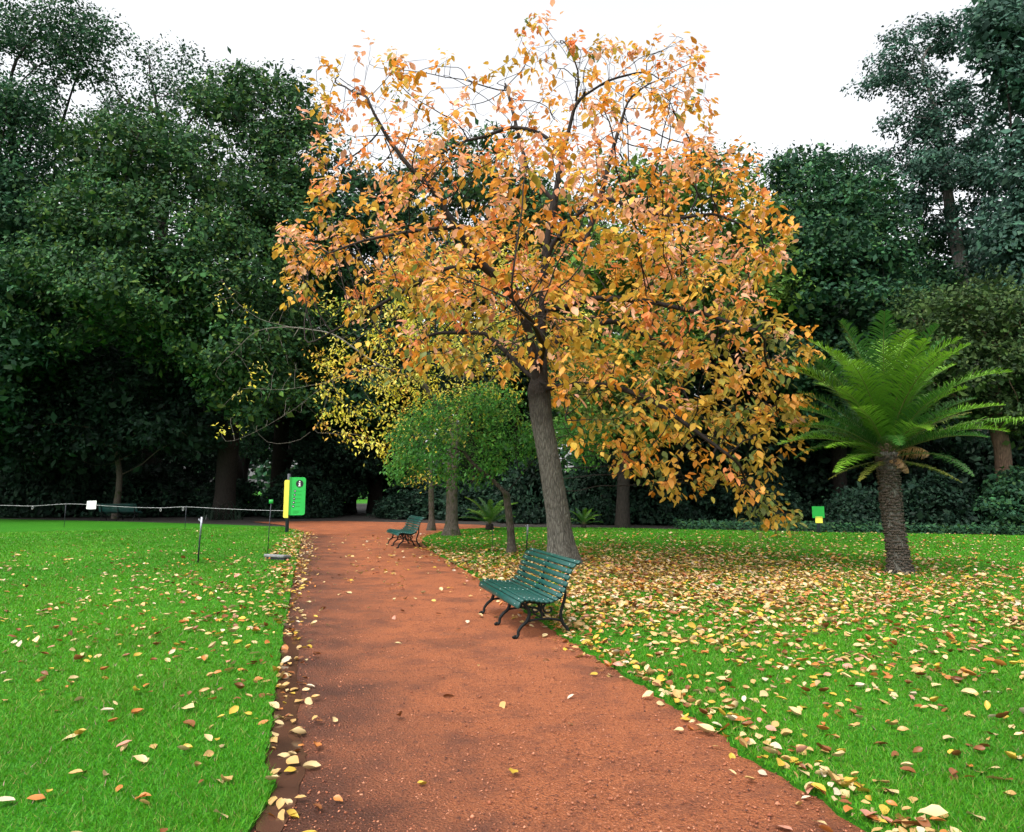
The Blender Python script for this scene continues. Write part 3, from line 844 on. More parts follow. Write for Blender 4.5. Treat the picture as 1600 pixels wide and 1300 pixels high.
# ---------------------------------------------------------------- leafy trees of the middle ground
def leafy_tree(name, label, base, seeds, A, rbase, D, kill, leafL, cols, per, bark, twigmat, bare=None, infl=2.5, droop=0.05, sz=8, indiv=0, tip=0.006, spread=0.10, sides=14, reach=3, limbk=1.0, fork=None):
    z0 = np.array((base[0], base[1], 0.0))
    nodes, par = colonise(seeds, A, D, infl, kill, 140, droop)
    r, chains, ch = skeleton(nodes, par, tip, rbase)
    root = empty(name, z0, label=label, category='tree')
    nodes = nodes - z0
    side_r = r.copy()
    for c in chains[1:]: side_r[c[1:]] *= limbk
    r = np.maximum(side_r, tip * .6)
    tw = MB()
    tr = None
    for q, c in enumerate(chains):
        if q == 0:
            k = next((i for i, v in enumerate(c) if r[v] < rbase * 0.66), len(c) - 1)
            k = max(k, 4)
            if fork is not None:
                k = next(i for i, v in enumerate(c) if nodes[v][2] > fork)
                for i, v in enumerate(c[k:]): r[v] *= 0.62 + 0.38 * max(0, 1 - i / 4)
            k2 = min(len(c), k + (4 if fork is not None else 2))
            P = nodes[c[:k2]].copy(); R = r[c[:k2]].copy()
            if fork is not None: R[k:] *= 1.04
            zz = P[:, 2]
            R *= 1 + 0.75 * np.exp(-zz / (1.1 * rbase + .05))
            P[0, 2] -= 0.06
            tr = (P, R)
            if fork is None: r[c[k + 1:]] *= limbk ** .7
            if k < len(c) - 1:
                mb = MB(); chain_tube(mb, nodes, r, c[k:], 9)
                obj('limb', mb.mesh('limb', M[twigmat], True), root)
        elif r[c[1]] > rbase * 0.16:
            mb = MB(); chain_tube(mb, nodes, r, c, 9)
            obj('limb', mb.mesh('limb', M[twigmat], True), root)
        else:
            chain_tube(tw, nodes, r, c, 4)
    Pd = catmull(np.column_stack([tr[0], tr[1]]), 6)     # trunk with an uneven, fluted girth
    n = len(Pd); sd_ = 28 if rbase > 0.2 else sides
    a = np.linspace(0, 2 * np.pi, sd_, endpoint=False)
    fl = 1 + np.exp(-Pd[:, 2:3] / 0.45) * (0.18 * np.cos(5 * a + .6) + 0.10 * np.cos(3 * a + 2))[None] + 0.035 * np.cos(4 * a + Pd[:, 2:3] * 1.3) + rng.normal(0, 0.012, (n, sd_))
    R = Pd[:, 3:4] * fl
    V = np.stack([Pd[:, 0:1] + R * np.cos(a), Pd[:, 1:2] + R * np.sin(a), np.repeat(Pd[:, 2:3], sd_, 1)], -1).reshape(-1, 3)
    i = np.arange(n - 1)[:, None] * sd_; j = np.arange(sd_)[None]; j2 = (j + 1) % sd_
    obj('trunk', mesh_np('trunk', V, [np.stack([i + j, i + j2, i + sd_ + j2, i + sd_ + j], -1).reshape(-1, 4)], M[bark], smooth=True), root)
    if tw.n: obj('twigs', tw.mesh('twigs', M[twigmat], True), root, kind='stuff')
    # leaves in hanging clusters on the thin ends
    ht = np.zeros(len(nodes), int)
    for i in range(len(nodes) - 1, 0, -1):
        if par[i] >= 0: ht[par[i]] = max(ht[par[i]], ht[i] + 1)
    ends = [i for i in range(len(nodes)) if ht[i] <= reach and par[i] >= 0]
    E = nodes[ends]; Dn = unit(nodes[ends] - nodes[par[ends]])
    tipn = np.array([not ch[i] for i in ends])
    prob = np.where(tipn, 1.0, 0.7)
    if bare is not None:
        prob = prob * bare(E + z0)
    k = rng.random(len(ends)) < prob
    E, Dn = E[k], Dn[k]
    cnt = rng.integers(max(2, per - 3), per + 4, len(E))
    P = np.repeat(E, cnt, 0) + rng.normal(0, spread, (cnt.sum(), 3))
    Dd = np.repeat(Dn, cnt, 0)
    n = len(P)
    side = rng.normal(0, 1, (n, 3)); side[:, 2] *= 0.3
    LD = unit(Dd * 0.45 + unit(side) * 0.75 + np.array((0, 0, -0.75)) * rng.uniform(0.2, 1.5, (n, 1)))
    LN = unit(np.array((0, -.25, 1.0)) + unit(side) * 0.7 + rng.normal(0, .25, (n, 3)))
    Ls = leafL * rng.uniform(0.6, 1.3, n)
    grp = np.repeat(np.arange(len(E)), cnt)
    C = cols(E + z0)[grp] * (1 + rng.normal(0, 0.14, (n, 1))) * (1 + rng.normal(0, 0.05, (n, 3)))
    C = np.clip(C, 0.004, 0.85)
    cu = rng.normal(0.15, 0.2, n)
    print(name, len(nodes), 'nodes', n, 'leaves')
    return root, z0, P, LD, LN, Ls, C, cu
def finish_leaves(root, P, LD, LN, Ls, C, cu, shape, name='leaves', W=(0.85, 1.15)):
    V, Fc, k = leaves(P, LD, LN, Ls, rng.uniform(*W, len(P)), shape, cu if shape == 8 else None)
    obj(name, mesh_np(name, V, Fc, M['autumn_leaf'], np.repeat(C, k, 0), smooth=True), root, kind='stuff')

# ----- the orange tree
Y0 = G(878, 884)[1]
def S(pts):
    return np.array([at(px, py, Y0 + dy) for px, py, dy in pts])
b0 = G(880, 884)
trunk = np.vstack([np.array([(b0[0], b0[1], 0.0)]), S([(871, 800, 0), (858, 720, 0), (846, 655, 0), (842, 610, 0), (845, 540, .1), (848, 470, .2), (852, 400, .3), (866, 315, .3), (880, 240, .3), (900, 158, .2), (905, 110, 0), (880, 60, 0)])])
seeds = [(None, trunk),
    (0, S([(842, 610, 0), (825, 510, -.3), (790, 442, -.8), (752, 415, -1.1), (712, 355, -1.5), (680, 300, -1.6), (640, 262, -1.8), (605, 215, -1.8), (575, 160, -2)])),
    (0, S([(712, 355, -1.5), (650, 360, -1.9), (570, 375, -2.3), (500, 400, -2.5)])),
    (0, S([(752, 415, -1.1), (690, 420, -.6), (640, 450, -.3), (570, 490, 0), (480, 540, .4)])),
    (0, S([(880, 240, .3), (845, 207, .5), (800, 197, .8), (745, 218, 1)])),
    (0, S([(866, 315, .3), (825, 270, .7), (790, 130, 1.2)])),
    (0, S([(900, 158, .2), (950, 125, .1), (1010, 110, 0)])),
    (0, S([(852, 395, .3), (900, 335, .2), (945, 308, 0), (1000, 328, -.6), (1060, 342, -1), (1115, 332, -1.4), (1190, 365, -1.6)])),
    (0, S([(905, 400, .6), (935, 320, 1.2), (960, 225, 1.6), (980, 160, 1.8)])),
    (0, S([(842, 610, 0), (895, 600, -.8), (955, 602, -1.6), (1020, 625, -2.2), (1075, 665, -2.6), (1150, 720, -2.8)])),
    (0, S([(848, 490, .2), (930, 465, -.6), (1010, 470, -1.6), (1100, 490, -2.3), (1190, 520, -2.6)])),
    (0, S([(846, 560, 0), (880, 520, 1.4), (960, 500, 2.6), (1080, 560, 3.2)])),
    (0, S([(843, 580, 0), (850, 540, -1.6), (830, 500, -3.2), (800, 470, -4.4)])),
    (0, S([(843, 600, 0), (870, 600, -1.5), (890, 630, -2.6), (880, 660, -3.3)])),
    (0, S([(840, 600, 0), (760, 520, 1.0), (680, 520, 1.8), (600, 560, 2.4)]))]
LOBES = [(560, 120, 90, 60, .8), (510, 190, 40, 50, .5), (690, 150, 100, 70, .5), (600, 250, 110, 70, 1), (500, 270, 40, 40, .9), (480, 385, 50, 45, 1), (470, 450, 40, 30, .8), (570, 400, 90, 70, 1), (700, 300, 110, 90, 1.1),
    (850, 250, 100, 100, 1.1), (920, 110, 110, 60, 1), (1050, 110, 70, 60, 1), (835, 45, 30, 40, .8), (1000, 210, 120, 80, 1.1), (1120, 240, 60, 40, .9), (1170, 250, 25, 20, .6), (1080, 310, 130, 60, 1.2), (1200, 370, 50, 45, 1),
    (950, 390, 140, 90, 1.3), (1100, 430, 120, 70, 1.3), (780, 450, 120, 70, 1.2), (640, 470, 100, 60, .9), (600, 560, 80, 40, .5), (1000, 530, 140, 60, 1.2), (1180, 540, 90, 60, 1.3), (1100, 630, 120, 70, 1.3),
    (1190, 680, 70, 70, 1.3), (890, 600, 50, 35, 1), (890, 690, 45, 15, .9), (960, 690, 60, 50, .9), (960, 620, 90, 45, 1), (900, 540, 80, 50, 1), (1070, 730, 90, 45, .9), (1200, 780, 45, 40, 1), (1235, 810, 20, 20, .8), (1245, 540, 35, 30, 1), (760, 560, 90, 40, .8), (1240, 640, 35, 35, 1), (720, 400, 120, 60, .8)]
w = np.array([l[2] * l[3] * l[4] for l in LOBES], float)
A = []
for qn in rng.choice(len(LOBES), 4600, p=w / w.sum()):
    px, py, rx, ry, _ = LOBES[qn]
    an, ra = rng.uniform(0, 6.28), math.sqrt(rng.random())
    x, y = px + rx * ra * math.cos(an), py + ry * ra * math.sin(an)
    rho = min(1, ((x - 870) / 450) ** 2 + ((y - 400) / 460) ** 2)
    dm = 0.7 + 4.3 * math.sqrt(1 - rho)
    if qn in (28,): dy = -3.3
    elif py > 690: dy = rng.uniform(-3.2, 1.5)
    else: dy = rng.uniform(-dm, dm)
    A.append(at(x, y, Y0 + dy))
A = np.array(A)
ORK = 0.86
ORANGE = np.array([lin(232, 164, 76), lin(242, 180, 142), lin(226, 152, 54), lin(222, 178, 72), lin(230, 142, 84), lin(170, 152, 62), lin(122, 134, 70), lin(196, 156, 60)])
def orange_cols(E):
    n = len(E)
    t = np.clip((E[:, 2] - 3.0) / 5.0, 0, 1)            # older growth low down still holds green
    w = np.stack([1.2 + 0 * t, 0.05 + 1.9 * t, 1.1 + 0 * t, 2.5 - 1.9 * t, .15 + .6 * t, np.clip(2.2 - 3 * t, .15, 3), np.clip(1.7 - 2.4 * t, .12, 2), 1.5 - .9 * t], 1)
    w /= w.sum(1, keepdims=True)
    u = rng.random((n, 1))
    k = (w.cumsum(1) < u).sum(1).clip(0, 7)
    return ORANGE[k] * ORK
def bare(E):
    px = CX + E[:, 0] / E[:, 1] * F * CT
    return np.where((px < 620) & (E[:, 2] < 6.2), 0.22, np.where(E[:, 2] > 8.8, 0.42, 0.74))
root, z0, P, LD, LN, Ls, C, cu = leafy_tree('orange_tree', 'spreading autumn tree with large orange leaves and a leaning grey trunk', b0, seeds, A, 0.255, 0.24, 0.29, 0.168, orange_cols, 8, 'bark_main', 'twig', bare, 2.2, 0.03, tip=0.005, limbk=0.95, fork=at(842, 615, Y0)[2])
# the three hundred leaves that show largest are single parts, the rest one mass
dist = np.linalg.norm(P + z0 - np.array((0, 0, H)), axis=1)
size = Ls / dist
order = np.argsort(-size)
big, rest = order[:300], order[300:]
finish_leaves(root, P[rest], LD[rest], LN[rest], Ls[rest], C[rest], cu[rest], 8)
leaf_meshes = []
for k in range(len(ORANGE)):
    for cv in (-0.05, 0.2):
        V, Fc, kk = leaves(np.zeros((1, 3)), np.array([(0, 1.0, 0)]), np.array([(0, 0, 1.0)]), np.ones(1), 1.0, 8, np.array([cv]))
        leaf_meshes.append(mesh_np('leaf', V, Fc, M['autumn_leaf'], np.repeat(ORANGE[k][None] * ORK, len(V), 0), smooth=True))
def place_leaf(me, name, p, d, nrm, L, parent=None):
    d = unit(np.asarray(d)); x = unit(np.cross(d, nrm)); z = np.cross(x, d)
    o = bpy.data.objects.new(name, me)
    Mx = Matrix(((x[0] * L, d[0] * L, z[0] * L, p[0]), (x[1] * L, d[1] * L, z[1] * L, p[1]), (x[2] * L, d[2] * L, z[2] * L, p[2]), (0, 0, 0, 1)))
    COL.objects.link(o)
    if parent is not None: o.parent = parent
    o.matrix_local = Mx
    return o
for q in big:
    k = int(((ORANGE * ORK - C[q]) ** 2).sum(1).argmin())
    place_leaf(leaf_meshes[k * 2 + (cu[q] > 0.08)], 'leaf', P[q], LD[q], LN[q], Ls[q], root)

# ----- the yellow tree behind it and its slim neighbour
def simple_tree(name, label, basepx, Yd, lobes, n, rbase, leafL, palette, per, bark, lead, kill=0.5, D=0.4, bare=None, shape=4, spread=0.18, bmat='twig'):
    b = G(*basepx)
    A = lobe_points(lobes, n, Yd)
    ld = [np.array((b[0], b[1], 0.0))] + [at(px, py, Yd + dy) for px, py, dy in lead[0]]
    seeds = [(None, np.array(ld))] + [(0, np.array([at(px, py, Yd + dy) for px, py, dy in l])) for l in lead[1:]]
    cols = lambda E: np.array(palette[0])[rng.choice(len(palette[0]), len(E), p=np.array(palette[1]) / sum(palette[1]))]
    root, z0, P, LD, LN, Ls, C, cu = leafy_tree(name, label, b, seeds, A, rbase, D, kill, leafL, cols, per, bark, bmat, bare, 3.0, 0.03, tip=0.008, spread=spread, limbk=0.22)
    finish_leaves(root, P, LD, LN, Ls, C, cu, shape)
    return root
YEL = ([tuple(x * .85 for x in lin(*c)) for c in ((216, 204, 70), (206, 190, 60), (230, 218, 108), (164, 176, 66), (204, 160, 60))], [4, 3, 3, 2, 1])
def bare_y(E):
    px = CX + E[:, 0] / E[:, 1] * F * CT
    return np.where(px < 490, 0.05, 0.95)
simple_tree('yellow_tree', 'yellow-leaved autumn tree with mossy-footed pale trunk behind the benches', (705, 838), G(705, 838)[1], [
    (680, 430, 90, 50, 0, 3), (780, 420, 70, 50, 0, 3), (600, 490, 80, 50, 0, 3), (700, 520, 120, 60, 0, 3), (560, 570, 90, 50, 0, 3), (640, 610, 90, 40, -1, 3), (540, 650, 60, 40, -1, 2), (790, 520, 80, 60, 0, 3), (470, 600, 60, 60, 0, 2, .5), (600, 680, 40, 40, -2, 1.5), (640, 740, 25, 20, -1.5, .8), (750, 600, 80, 40, 0, 2), (880, 500, 60, 60, 0, 3), (660, 560, 100, 60, -2, 2), (400, 560, 70, 60, -.5, 1.5, .45), (390, 650, 60, 40, -1, 1.2, .45), (360, 460, 50, 50, -.5, 1.2, .35), (470, 480, 60, 50, -.5, 1.5, .5)],
    2200, 0.20, 0.15, YEL, 16, 'bark_grey', [[(706, 790, 0), (706, 740, 0), (712, 670, 0), (725, 590, 0), (737, 480, 0)], [(712, 670, 0), (660, 600, -.5), (590, 570, -1), (520, 590, -1), (460, 640, -1), (400, 675, -1), (350, 695, -1)], [(590, 570, -1), (520, 520, -1), (450, 510, -.6), (400, 515, -.5), (365, 550, -.5), (330, 585, -.5)], [(450, 510, -.6), (405, 500, -.5), (360, 465, -.5), (345, 430, -.5)], [(590, 570, -1), (500, 600, -1.5), (440, 610, -1.5), (375, 605, -1.5)], [(520, 590, -1), (500, 660, -1), (470, 690, -1.5), (415, 695, -1.5)], [(712, 670, 0), (770, 590, 0), (820, 520, 0)]], bare=bare_y, bmat='bare_twig')
simple_tree('slim_tree', 'slim mossy-footed tree standing just behind the far bench', (674, 829), G(674, 829)[1], [
    (670, 640, 60, 50, 0, 2), (640, 690, 50, 40, 0, 2), (700, 660, 50, 50, 0, 2)],
    300, 0.11, 0.14, YEL, 12, 'bark_grey', [[(674, 790, 0), (673, 740, 0), (672, 690, 0)]])
GRN = ([(0.05, 0.19, 0.03), (0.07, 0.24, 0.036), (0.12, 0.30, 0.045), (0.036, 0.13, 0.026), (0.22, 0.31, 0.04)], [4, 4, 2, 3, 1])
simple_tree('small_green_tree', 'small green-leaved tree with slender forked trunk beside the near bench', (800, 866), G(800, 866)[1], [
    (700, 660, 70, 40, 0, 1.6), (640, 680, 40, 40, 0, 1.4), (760, 640, 60, 40, 0, 1.6), (690, 710, 70, 30, 0, 1.6), (770, 700, 60, 35, 0, 1.6), (820, 690, 30, 40, 0, 1.4), (730, 735, 60, 20, 0, 1.2), (630, 730, 30, 20, 0, 1), (870, 690, 50, 40, .5, 1.4), (920, 690, 40, 40, .5, 1.3)],
    1900, 0.095, 0.11, GRN, 30, 'bark_grey', [[(797, 820, 0), (791, 772, 0)], [(791, 772, 0), (770, 750, 0), (740, 725, 0)], [(791, 772, 0), (808, 750, 0), (825, 730, 0)]], kill=0.28, D=0.2, spread=0.15)

# ---------------------------------------------------------------- cycads
def frond_mesh(name, Lr, arch, leafl, pairs, cols, vee=0.45, droop=0.15):
    t = np.linspace(0, 1, 16)
    ang = math.pi / 2 - arch[0] - (arch[1] - arch[0]) * t ** 1.6    # angle above the horizontal along the rachis
    dx, dz = np.cos(ang), np.sin(ang)
    x = np.concatenate([[0], np.cumsum((dx[1:] + dx[:-1]) / 2) / 15]) * Lr
    z = np.concatenate([[0], np.cumsum((dz[1:] + dz[:-1]) / 2) / 15]) * Lr
    Pc = np.stack([x, np.zeros(16), z], -1)
    mb = MB()
    mb.tube(Pc, np.linspace(0.016, 0.003, 16), 5, False)
    s = np.linspace(0.16, 1, pairs)
    Pp = np.stack([np.interp(s, t, Pc[:, k]) for k in range(3)], -1)
    an = np.interp(s, t, ang)
    Tn = np.stack([np.cos(an), 0 * an, np.sin(an)], -1)
    Nn = np.stack([-np.sin(an), 0 * an, np.cos(an)], -1)
    nv0 = mb.n
    base = np.array(cols[0]); tipc = np.array(cols[1])
    for sd_ in (-1, 1):
        prof = np.clip(np.sin(np.pi * np.clip(0.12 + 0.86 * s, 0, 1)) ** 0.55, 0.12, 1) * leafl * rng.uniform(.88, 1.08, pairs)
        dirv = unit(np.stack([0 * s, sd_ * np.ones(pairs), 0 * s], -1) * 0.85 + Tn * 0.55 + Nn * vee + rng.normal(0, .12, (pairs, 3)))
        mid = Pp + dirv * prof[:, None] * 0.5
        end = Pp + dirv * prof[:, None] - np.array((0, 0, 1.0)) * (droop * prof)[:, None]
        wv = Tn * 0.011
        V = np.stack([Pp - wv * .6, Pp + wv * .6, mid + wv, end, mid - wv], 1).reshape(-1, 3)
        o = (np.arange(pairs) * 5)[:, None]
        mb.add(V, (np.array([(0, 1, 2, 4)]) + o), (np.array([(4, 2, 3)]) + o))
    Vn = mb.n
    cc = np.repeat(base[None], Vn, 0) * rng.uniform(.8, 1.2, (Vn, 1))
    tt = np.concatenate(mb.V)[:, 0]
    cc = np.clip(cc + (tipc - base)[None] * np.clip(np.linalg.norm(np.concatenate(mb.V), axis=1) / Lr, 0, 1)[:, None] ** 2, 0.003, .8)
    cc[:nv0] = np.array((0.10, 0.12, 0.03))
    return mb.mesh(name, M['frond'], False, cc)
FG = ((0.045, 0.15, 0.012), (0.17, 0.35, 0.022))
FD = ((0.022, 0.085, 0.016), (0.045, 0.15, 0.022))  # darker green for shaded-looking fronds; light and shade put into the colour
FY = ((0.14, 0.22, 0.03), (0.34, 0.33, 0.06))
FB = ((0.34, 0.19, 0.08), (0.42, 0.25, 0.11))
cb = G(1408, 898)
cy = empty('cycad', (*cb, 0), label='tall cycad with bright green plume fronds on a scaly trunk', category='cycad')
hub = at(1387, 712, cb[1]) - np.array((*cb, 0))
mb = MB()
zs = np.linspace(0, hub[2] + .1, 40)
tx = hub[0] * (1.25 * np.sin(np.pi * .62 * np.clip(zs / hub[2], 0, 1.05)) / np.sin(np.pi * .62) * .8)
rad = 0.20 - 0.015 * zs / hub[2] + 0.12 * np.exp(-zs / .16) + 0.03 * np.exp(-((zs - hub[2]) / .35) ** 2)
mb.tube(np.stack([tx, 0 * zs, zs - .03], -1), rad * 0.9, 20)
obj('trunk', mb.mesh('trunk', M['bark_main'], True), cy)
mb = MB()                                                # old leaf bases in spiral rows
k = 0
z = 0.03
while z < hub[2]:
    rr = np.interp(z, zs, rad)
    xx = np.interp(z, zs, tx)
    for q in range(17):
        a = 2 * math.pi * (q + 0.5 * (k % 2)) / 17 + random.uniform(-.12, .12)
        if random.random() < .12: continue
        ca, sa = math.cos(a), math.sin(a)
        R = Matrix.Rotation(a + random.uniform(-.2, .2), 3, 'Z') @ Matrix.Rotation(random.uniform(-.1, .9) * (1 if z > hub[2] * .55 else .6), 3, 'Y')
        up = 1.0 if z < hub[2] * .55 else 1.35
        mb.box((xx + ca * rr * .93, sa * rr * .93, z + random.uniform(-.016, .016)), (0.055 * up * random.uniform(.7, 1.5), 0.068 * random.uniform(.7, 1.2), 0.034 * random.uniform(.7, 1.3)), np.array(R), 0.008)
    z += 0.056
    k += 1
obj('leaf_bases', mb.mesh('leaf_bases', bark_mat('cycad_bark', (0.13, 0.105, 0.08), (0.025, 0.018, 0.013), 1.6)), cy, kind='stuff')
FM = {'up': [frond_mesh('frond', 2.55, (-.05, 0.75), .50, 100, FG, .35), frond_mesh('frond', 2.6, (0.0, .5), .48, 96, FD, .45), frond_mesh('frond', 2.65, (0.0, 1.0), .5, 100, FG, .3)],
      'mid': [frond_mesh('frond', 2.5, (0.0, .75), .42, 80, FG, .4), frond_mesh('frond', 2.3, (0.0, .6), .4, 76, FD, .4)],
      'low': [frond_mesh('frond', 2.3, (-.15, 1.0), .36, 72, FD, .1, .5), frond_mesh('frond', 2.2, (0.0, .8), .34, 70, FG, .0, .6)],
      'yel': [frond_mesh('frond', 2.0, (0.0, .5), .26, 60, FY, 0, .5)],
      'dead': [frond_mesh('frond', 0.95, (0.1, 1.7), .30, 36, FB, -.3, .9), frond_mesh('frond', 0.75, (.3, 2.2), .26, 30, FB, -.3, .9)]}
def put_frond(parent, me, pos, az, tilt, roll=0.0, s=1.0, name='frond'):
    # az: compass direction the frond leans to; tilt: 0 upright, 90 level
    o = bpy.data.objects.new(name, me)
    COL.objects.link(o)
    o.parent = parent
    o.matrix_local = Matrix.Translation(pos) @ Matrix.Rotation(az, 4, 'Z') @ Matrix.Rotation(tilt, 4, 'Y') @ Matrix.Rotation(roll, 4, 'Z') @ Matrix.Scale(s, 4)
    return o
rd = math.radians
hubv = Vector(hub)
for q in range(28):
    put_frond(cy, FM['up'][q % 3], hubv + Vector((0, 0, .05)), q * 2.399 + random.uniform(-.2, .2), rd(4 + q * 1.15) + random.uniform(-.05, .05), random.uniform(-.2, .2), random.uniform(.97, 1.12))
for q in range(24):
    put_frond(cy, FM['mid'][q % 2], hubv, q * 2.399 + .5 + random.uniform(-.2, .2), rd(36 + q * 1.45), random.uniform(-.2, .2), random.uniform(.85, 1.0))
for az, tl in ((180, 74), (205, 80), (160, 86), (250, 82), (120, 80), (215, 95), (60, 85), (300, 100), (90, 90)):
    put_frond(cy, FM['low'][int(az) % 2], hubv - Vector((0, 0, .06)), rd(az), rd(tl) - .25, 0, random.uniform(.75, .95))
put_frond(cy, FM['low'][1], hubv - Vector((0, 0, .02)), rd(-8), rd(60), 0, 1.42)
put_frond(cy, FM['yel'][0], hubv, rd(0), rd(52), 0, .98)
put_frond(cy, FM['yel'][0], hubv, rd(-25), rd(60), 0, .6)
for az, tl, s in ((-50, 96, .62), (215, 100, .6), (-12, 98, .7), (160, 98, .6)):
    put_frond(cy, FM['yel'][0], hubv - Vector((0, 0, .08)), rd(az), rd(tl), 0, s)
for az, tl, s, k in ((-15, 42, .9, 0), (-60, 60, .6, 1), (15, 60, .7, 1), (-40, 88, .55, 0), (-100, 55, .4, 1), (200, 60, .45, 1)):
    put_frond(cy, FM['dead'][k], hubv - Vector((0, 0, .05)), rd(az), rd(tl), 0, s, 'dead_frond')
mb = MB()
mb.tube(np.array([(0, 0, 0), (0, 0, .12), (0, 0, .25), (0, 0, .36), (0, 0, .42)]) + np.array(hub), [.12, .15, .12, .06, .01], 12)
obj('cone', mb.mesh('cone', M['bark_red'], True), cy)
def small_cycad(label, loc, s, nf):
    root = empty('cycad', (*loc, 0), label=label, category='cycad')
    mb = MB(); mb.tube(np.array([(0, 0, -.02), (0, 0, .15), (0, 0, .3)]) * s, np.array([.2, .19, .14]) * s, 12)
    obj('trunk', mb.mesh('trunk', M['bark_dark'], True), root)
    for q in range(nf):
        put_frond(root, FM['mid' if q % 3 else 'low'][q % 2], Vector((0, 0, .28 * s)), q * 2.399, rd(15 + 60 * q / nf), 0, s * random.uniform(.55, .7))
    return root
small_cycad('small dark cycad growing in shade behind the slender forked trunk', G(765, 829), 0.9, 20)
small_cycad('shaded cycad half hidden behind the leaning grey trunk', G(912, 826), 0.6, 14)
# spiky clump in the shade by the rope line
root = empty('spiky_plant', (*G(350, 812), 0), label='dark spiky sword-leaved clump in shade between rope and wood', category='plant')
lm = []
for q in range(3):
    t = np.linspace(0, 1, 7); V = []
    for u in t:
        wd = 0.035 * (1 - u ** 2) + .003
        V += [(1.5 * u ** 1.15 * (.5 + .15 * q), -wd, 1.6 * u - (.5 + .3 * q) * u ** 2.2), (1.5 * u ** 1.15 * (.5 + .15 * q), wd, 1.6 * u - (.5 + .3 * q) * u ** 2.2)]
    i = np.arange(6) * 2
    lm.append(mesh_np('sword_leaf', np.array(V), [np.stack([i, i + 1, i + 3, i + 2], -1)], M['frond'], np.repeat(np.array([(0.02, 0.04, 0.025)]), 14, 0)))
for q in range(46):
    put_frond(root, lm[q % 3], Vector((random.uniform(-1.1, 1.1), random.uniform(-.3, .3), 0)), random.uniform(0, 6.28), random.uniform(-.2, .25), 0, random.uniform(.7, 1.1), 'sword_leaf')

# ---------------------------------------------------------------- benches
# side view: (distance back from the front edge, height, slat width, slat thickness)
PROFILE = [(0.005, .385, .075), (0.045, .432, .045), (0.105, .440, .043), (0.163, .434, .043), (0.221, .424, .043), (0.279, .414, .043), (0.337, .408, .043), (0.396, .412, .045), (0.455, .432, .049),
           (0.508, .472, .055), (0.548, .530, .056), (0.577, .598, .057), (0.602, .668, .057), (0.630, .738, .058), (0.672, .800, .060), (0.730, .838, .050)]
def bench(label, loc, rz):
    root = empty('park_bench', (*loc, 0), rz, label=label, category='bench', group='green slatted park benches')
    prof = np.array([(x, z) for x, z, w in PROFILE])
    tg = unit(np.gradient(prof, axis=0))
    tg[0] = unit(np.array((0.35, 1.0)))
    nrm = np.stack([-tg[:, 1], tg[:, 0]], -1)
    LEN = 2.0
    sup = (-0.86, 0.0, 0.86)
    for q, (x, z, w) in enumerate(PROFILE):
        a = math.atan2(tg[q, 1], tg[q, 0])
        mb = MB()
        R = Matrix.Rotation(-a, 3, 'Y')
        mb.box((0, 0, 0), (w, LEN + random.uniform(-.006, .006), 0.026), np.array(R), 0.006)
        o = obj('slat', mb.mesh('slat', M['bench_paint']), root)
        o.location = (x, random.uniform(-.003, .003), z)
        for s in sup:
            bb = MB()
            c = nrm[q] * 0.0135
            bb.tube(np.array([(c[0] - nrm[q, 0] * .004, s, c[1] - nrm[q, 1] * .004), (c[0] + nrm[q, 0] * .003, s, c[1] + nrm[q, 1] * .003)]), [.008, .0055], 8)
            obj('bolt', bb.mesh('bolt', M['bolt_metal'], True), o)
    under = prof - nrm * 0.024
    for s in sup:
        mb = MB()                                        # the iron rib that carries the slats
        pts = catmull(np.column_stack([under[:, 0], np.full(len(under), s), under[:, 1]]), 3)
        mb.tube(pts, 0.015, 6)
        rib = obj('cast_iron_support', mb.mesh('cast_iron_support', M['cast_iron'], True), root)
        def piece(name, P, r):
            m2 = MB()
            Pq = catmull([(x, s, z) for x, z in P], 6)
            m2.tube(Pq, np.interp(np.linspace(0, 1, len(Pq)), np.linspace(0, 1, len(r)), r), 8, True)
            return obj(name, m2.mesh(name, M['cast_iron'], True), rib)
        piece('leg', [(.05, .405), (.125, .36), (.165, .28), (.14, .19), (.075, .135), (.035, .08), (.03, .035), (-.005, .010), (-.02, .03)], [.016, .02, .022, .02, .018, .02, .026])
        piece('leg', [(.62, .70), (.605, .56), (.60, .44), (.565, .33), (.545, .24), (.57, .15), (.625, .08), (.635, .035), (.665, .010), (.68, .03)], [.012, .016, .019, .02, .019, .018, .02, .025])
        piece('brace', [(.095, .15), (.15, .185), (.24, .20), (.34, .205), (.44, .20), (.52, .185), (.565, .165)], [.014, .013, .014, .013, .014])
        sp = [(.40 + .085 * (1 - t / 11) * math.cos(t * .75 + 1.2), .315 + .075 * (1 - t / 11) * math.sin(t * .75 + 1.2)) for t in range(10)]
        piece('scroll', [(.55, .43), (.50, .42)] + sp, [.013, .013, .011, .009])
        sp2 = [(.23 - .075 * (1 - t / 11) * math.cos(t * .75 + 1.2), .325 + .07 * (1 - t / 11) * math.sin(t * .75 + 1.2)) for t in range(10)]
        piece('scroll', [(.12, .375), (.16, .40)] + sp2, [.013, .013, .011, .009])
        piece('strut', [(.315, .385), (.31, .30), (.315, .205)], [.013, .010, .013])
    # tie rod between the supports
    mb = MB(); mb.tube(np.array([(.33, -.86, .205), (.33, .86, .205)]), .010, 6)
    obj('tie_rod', mb.mesh('tie_rod', M['cast_iron'], True), root)
    return root
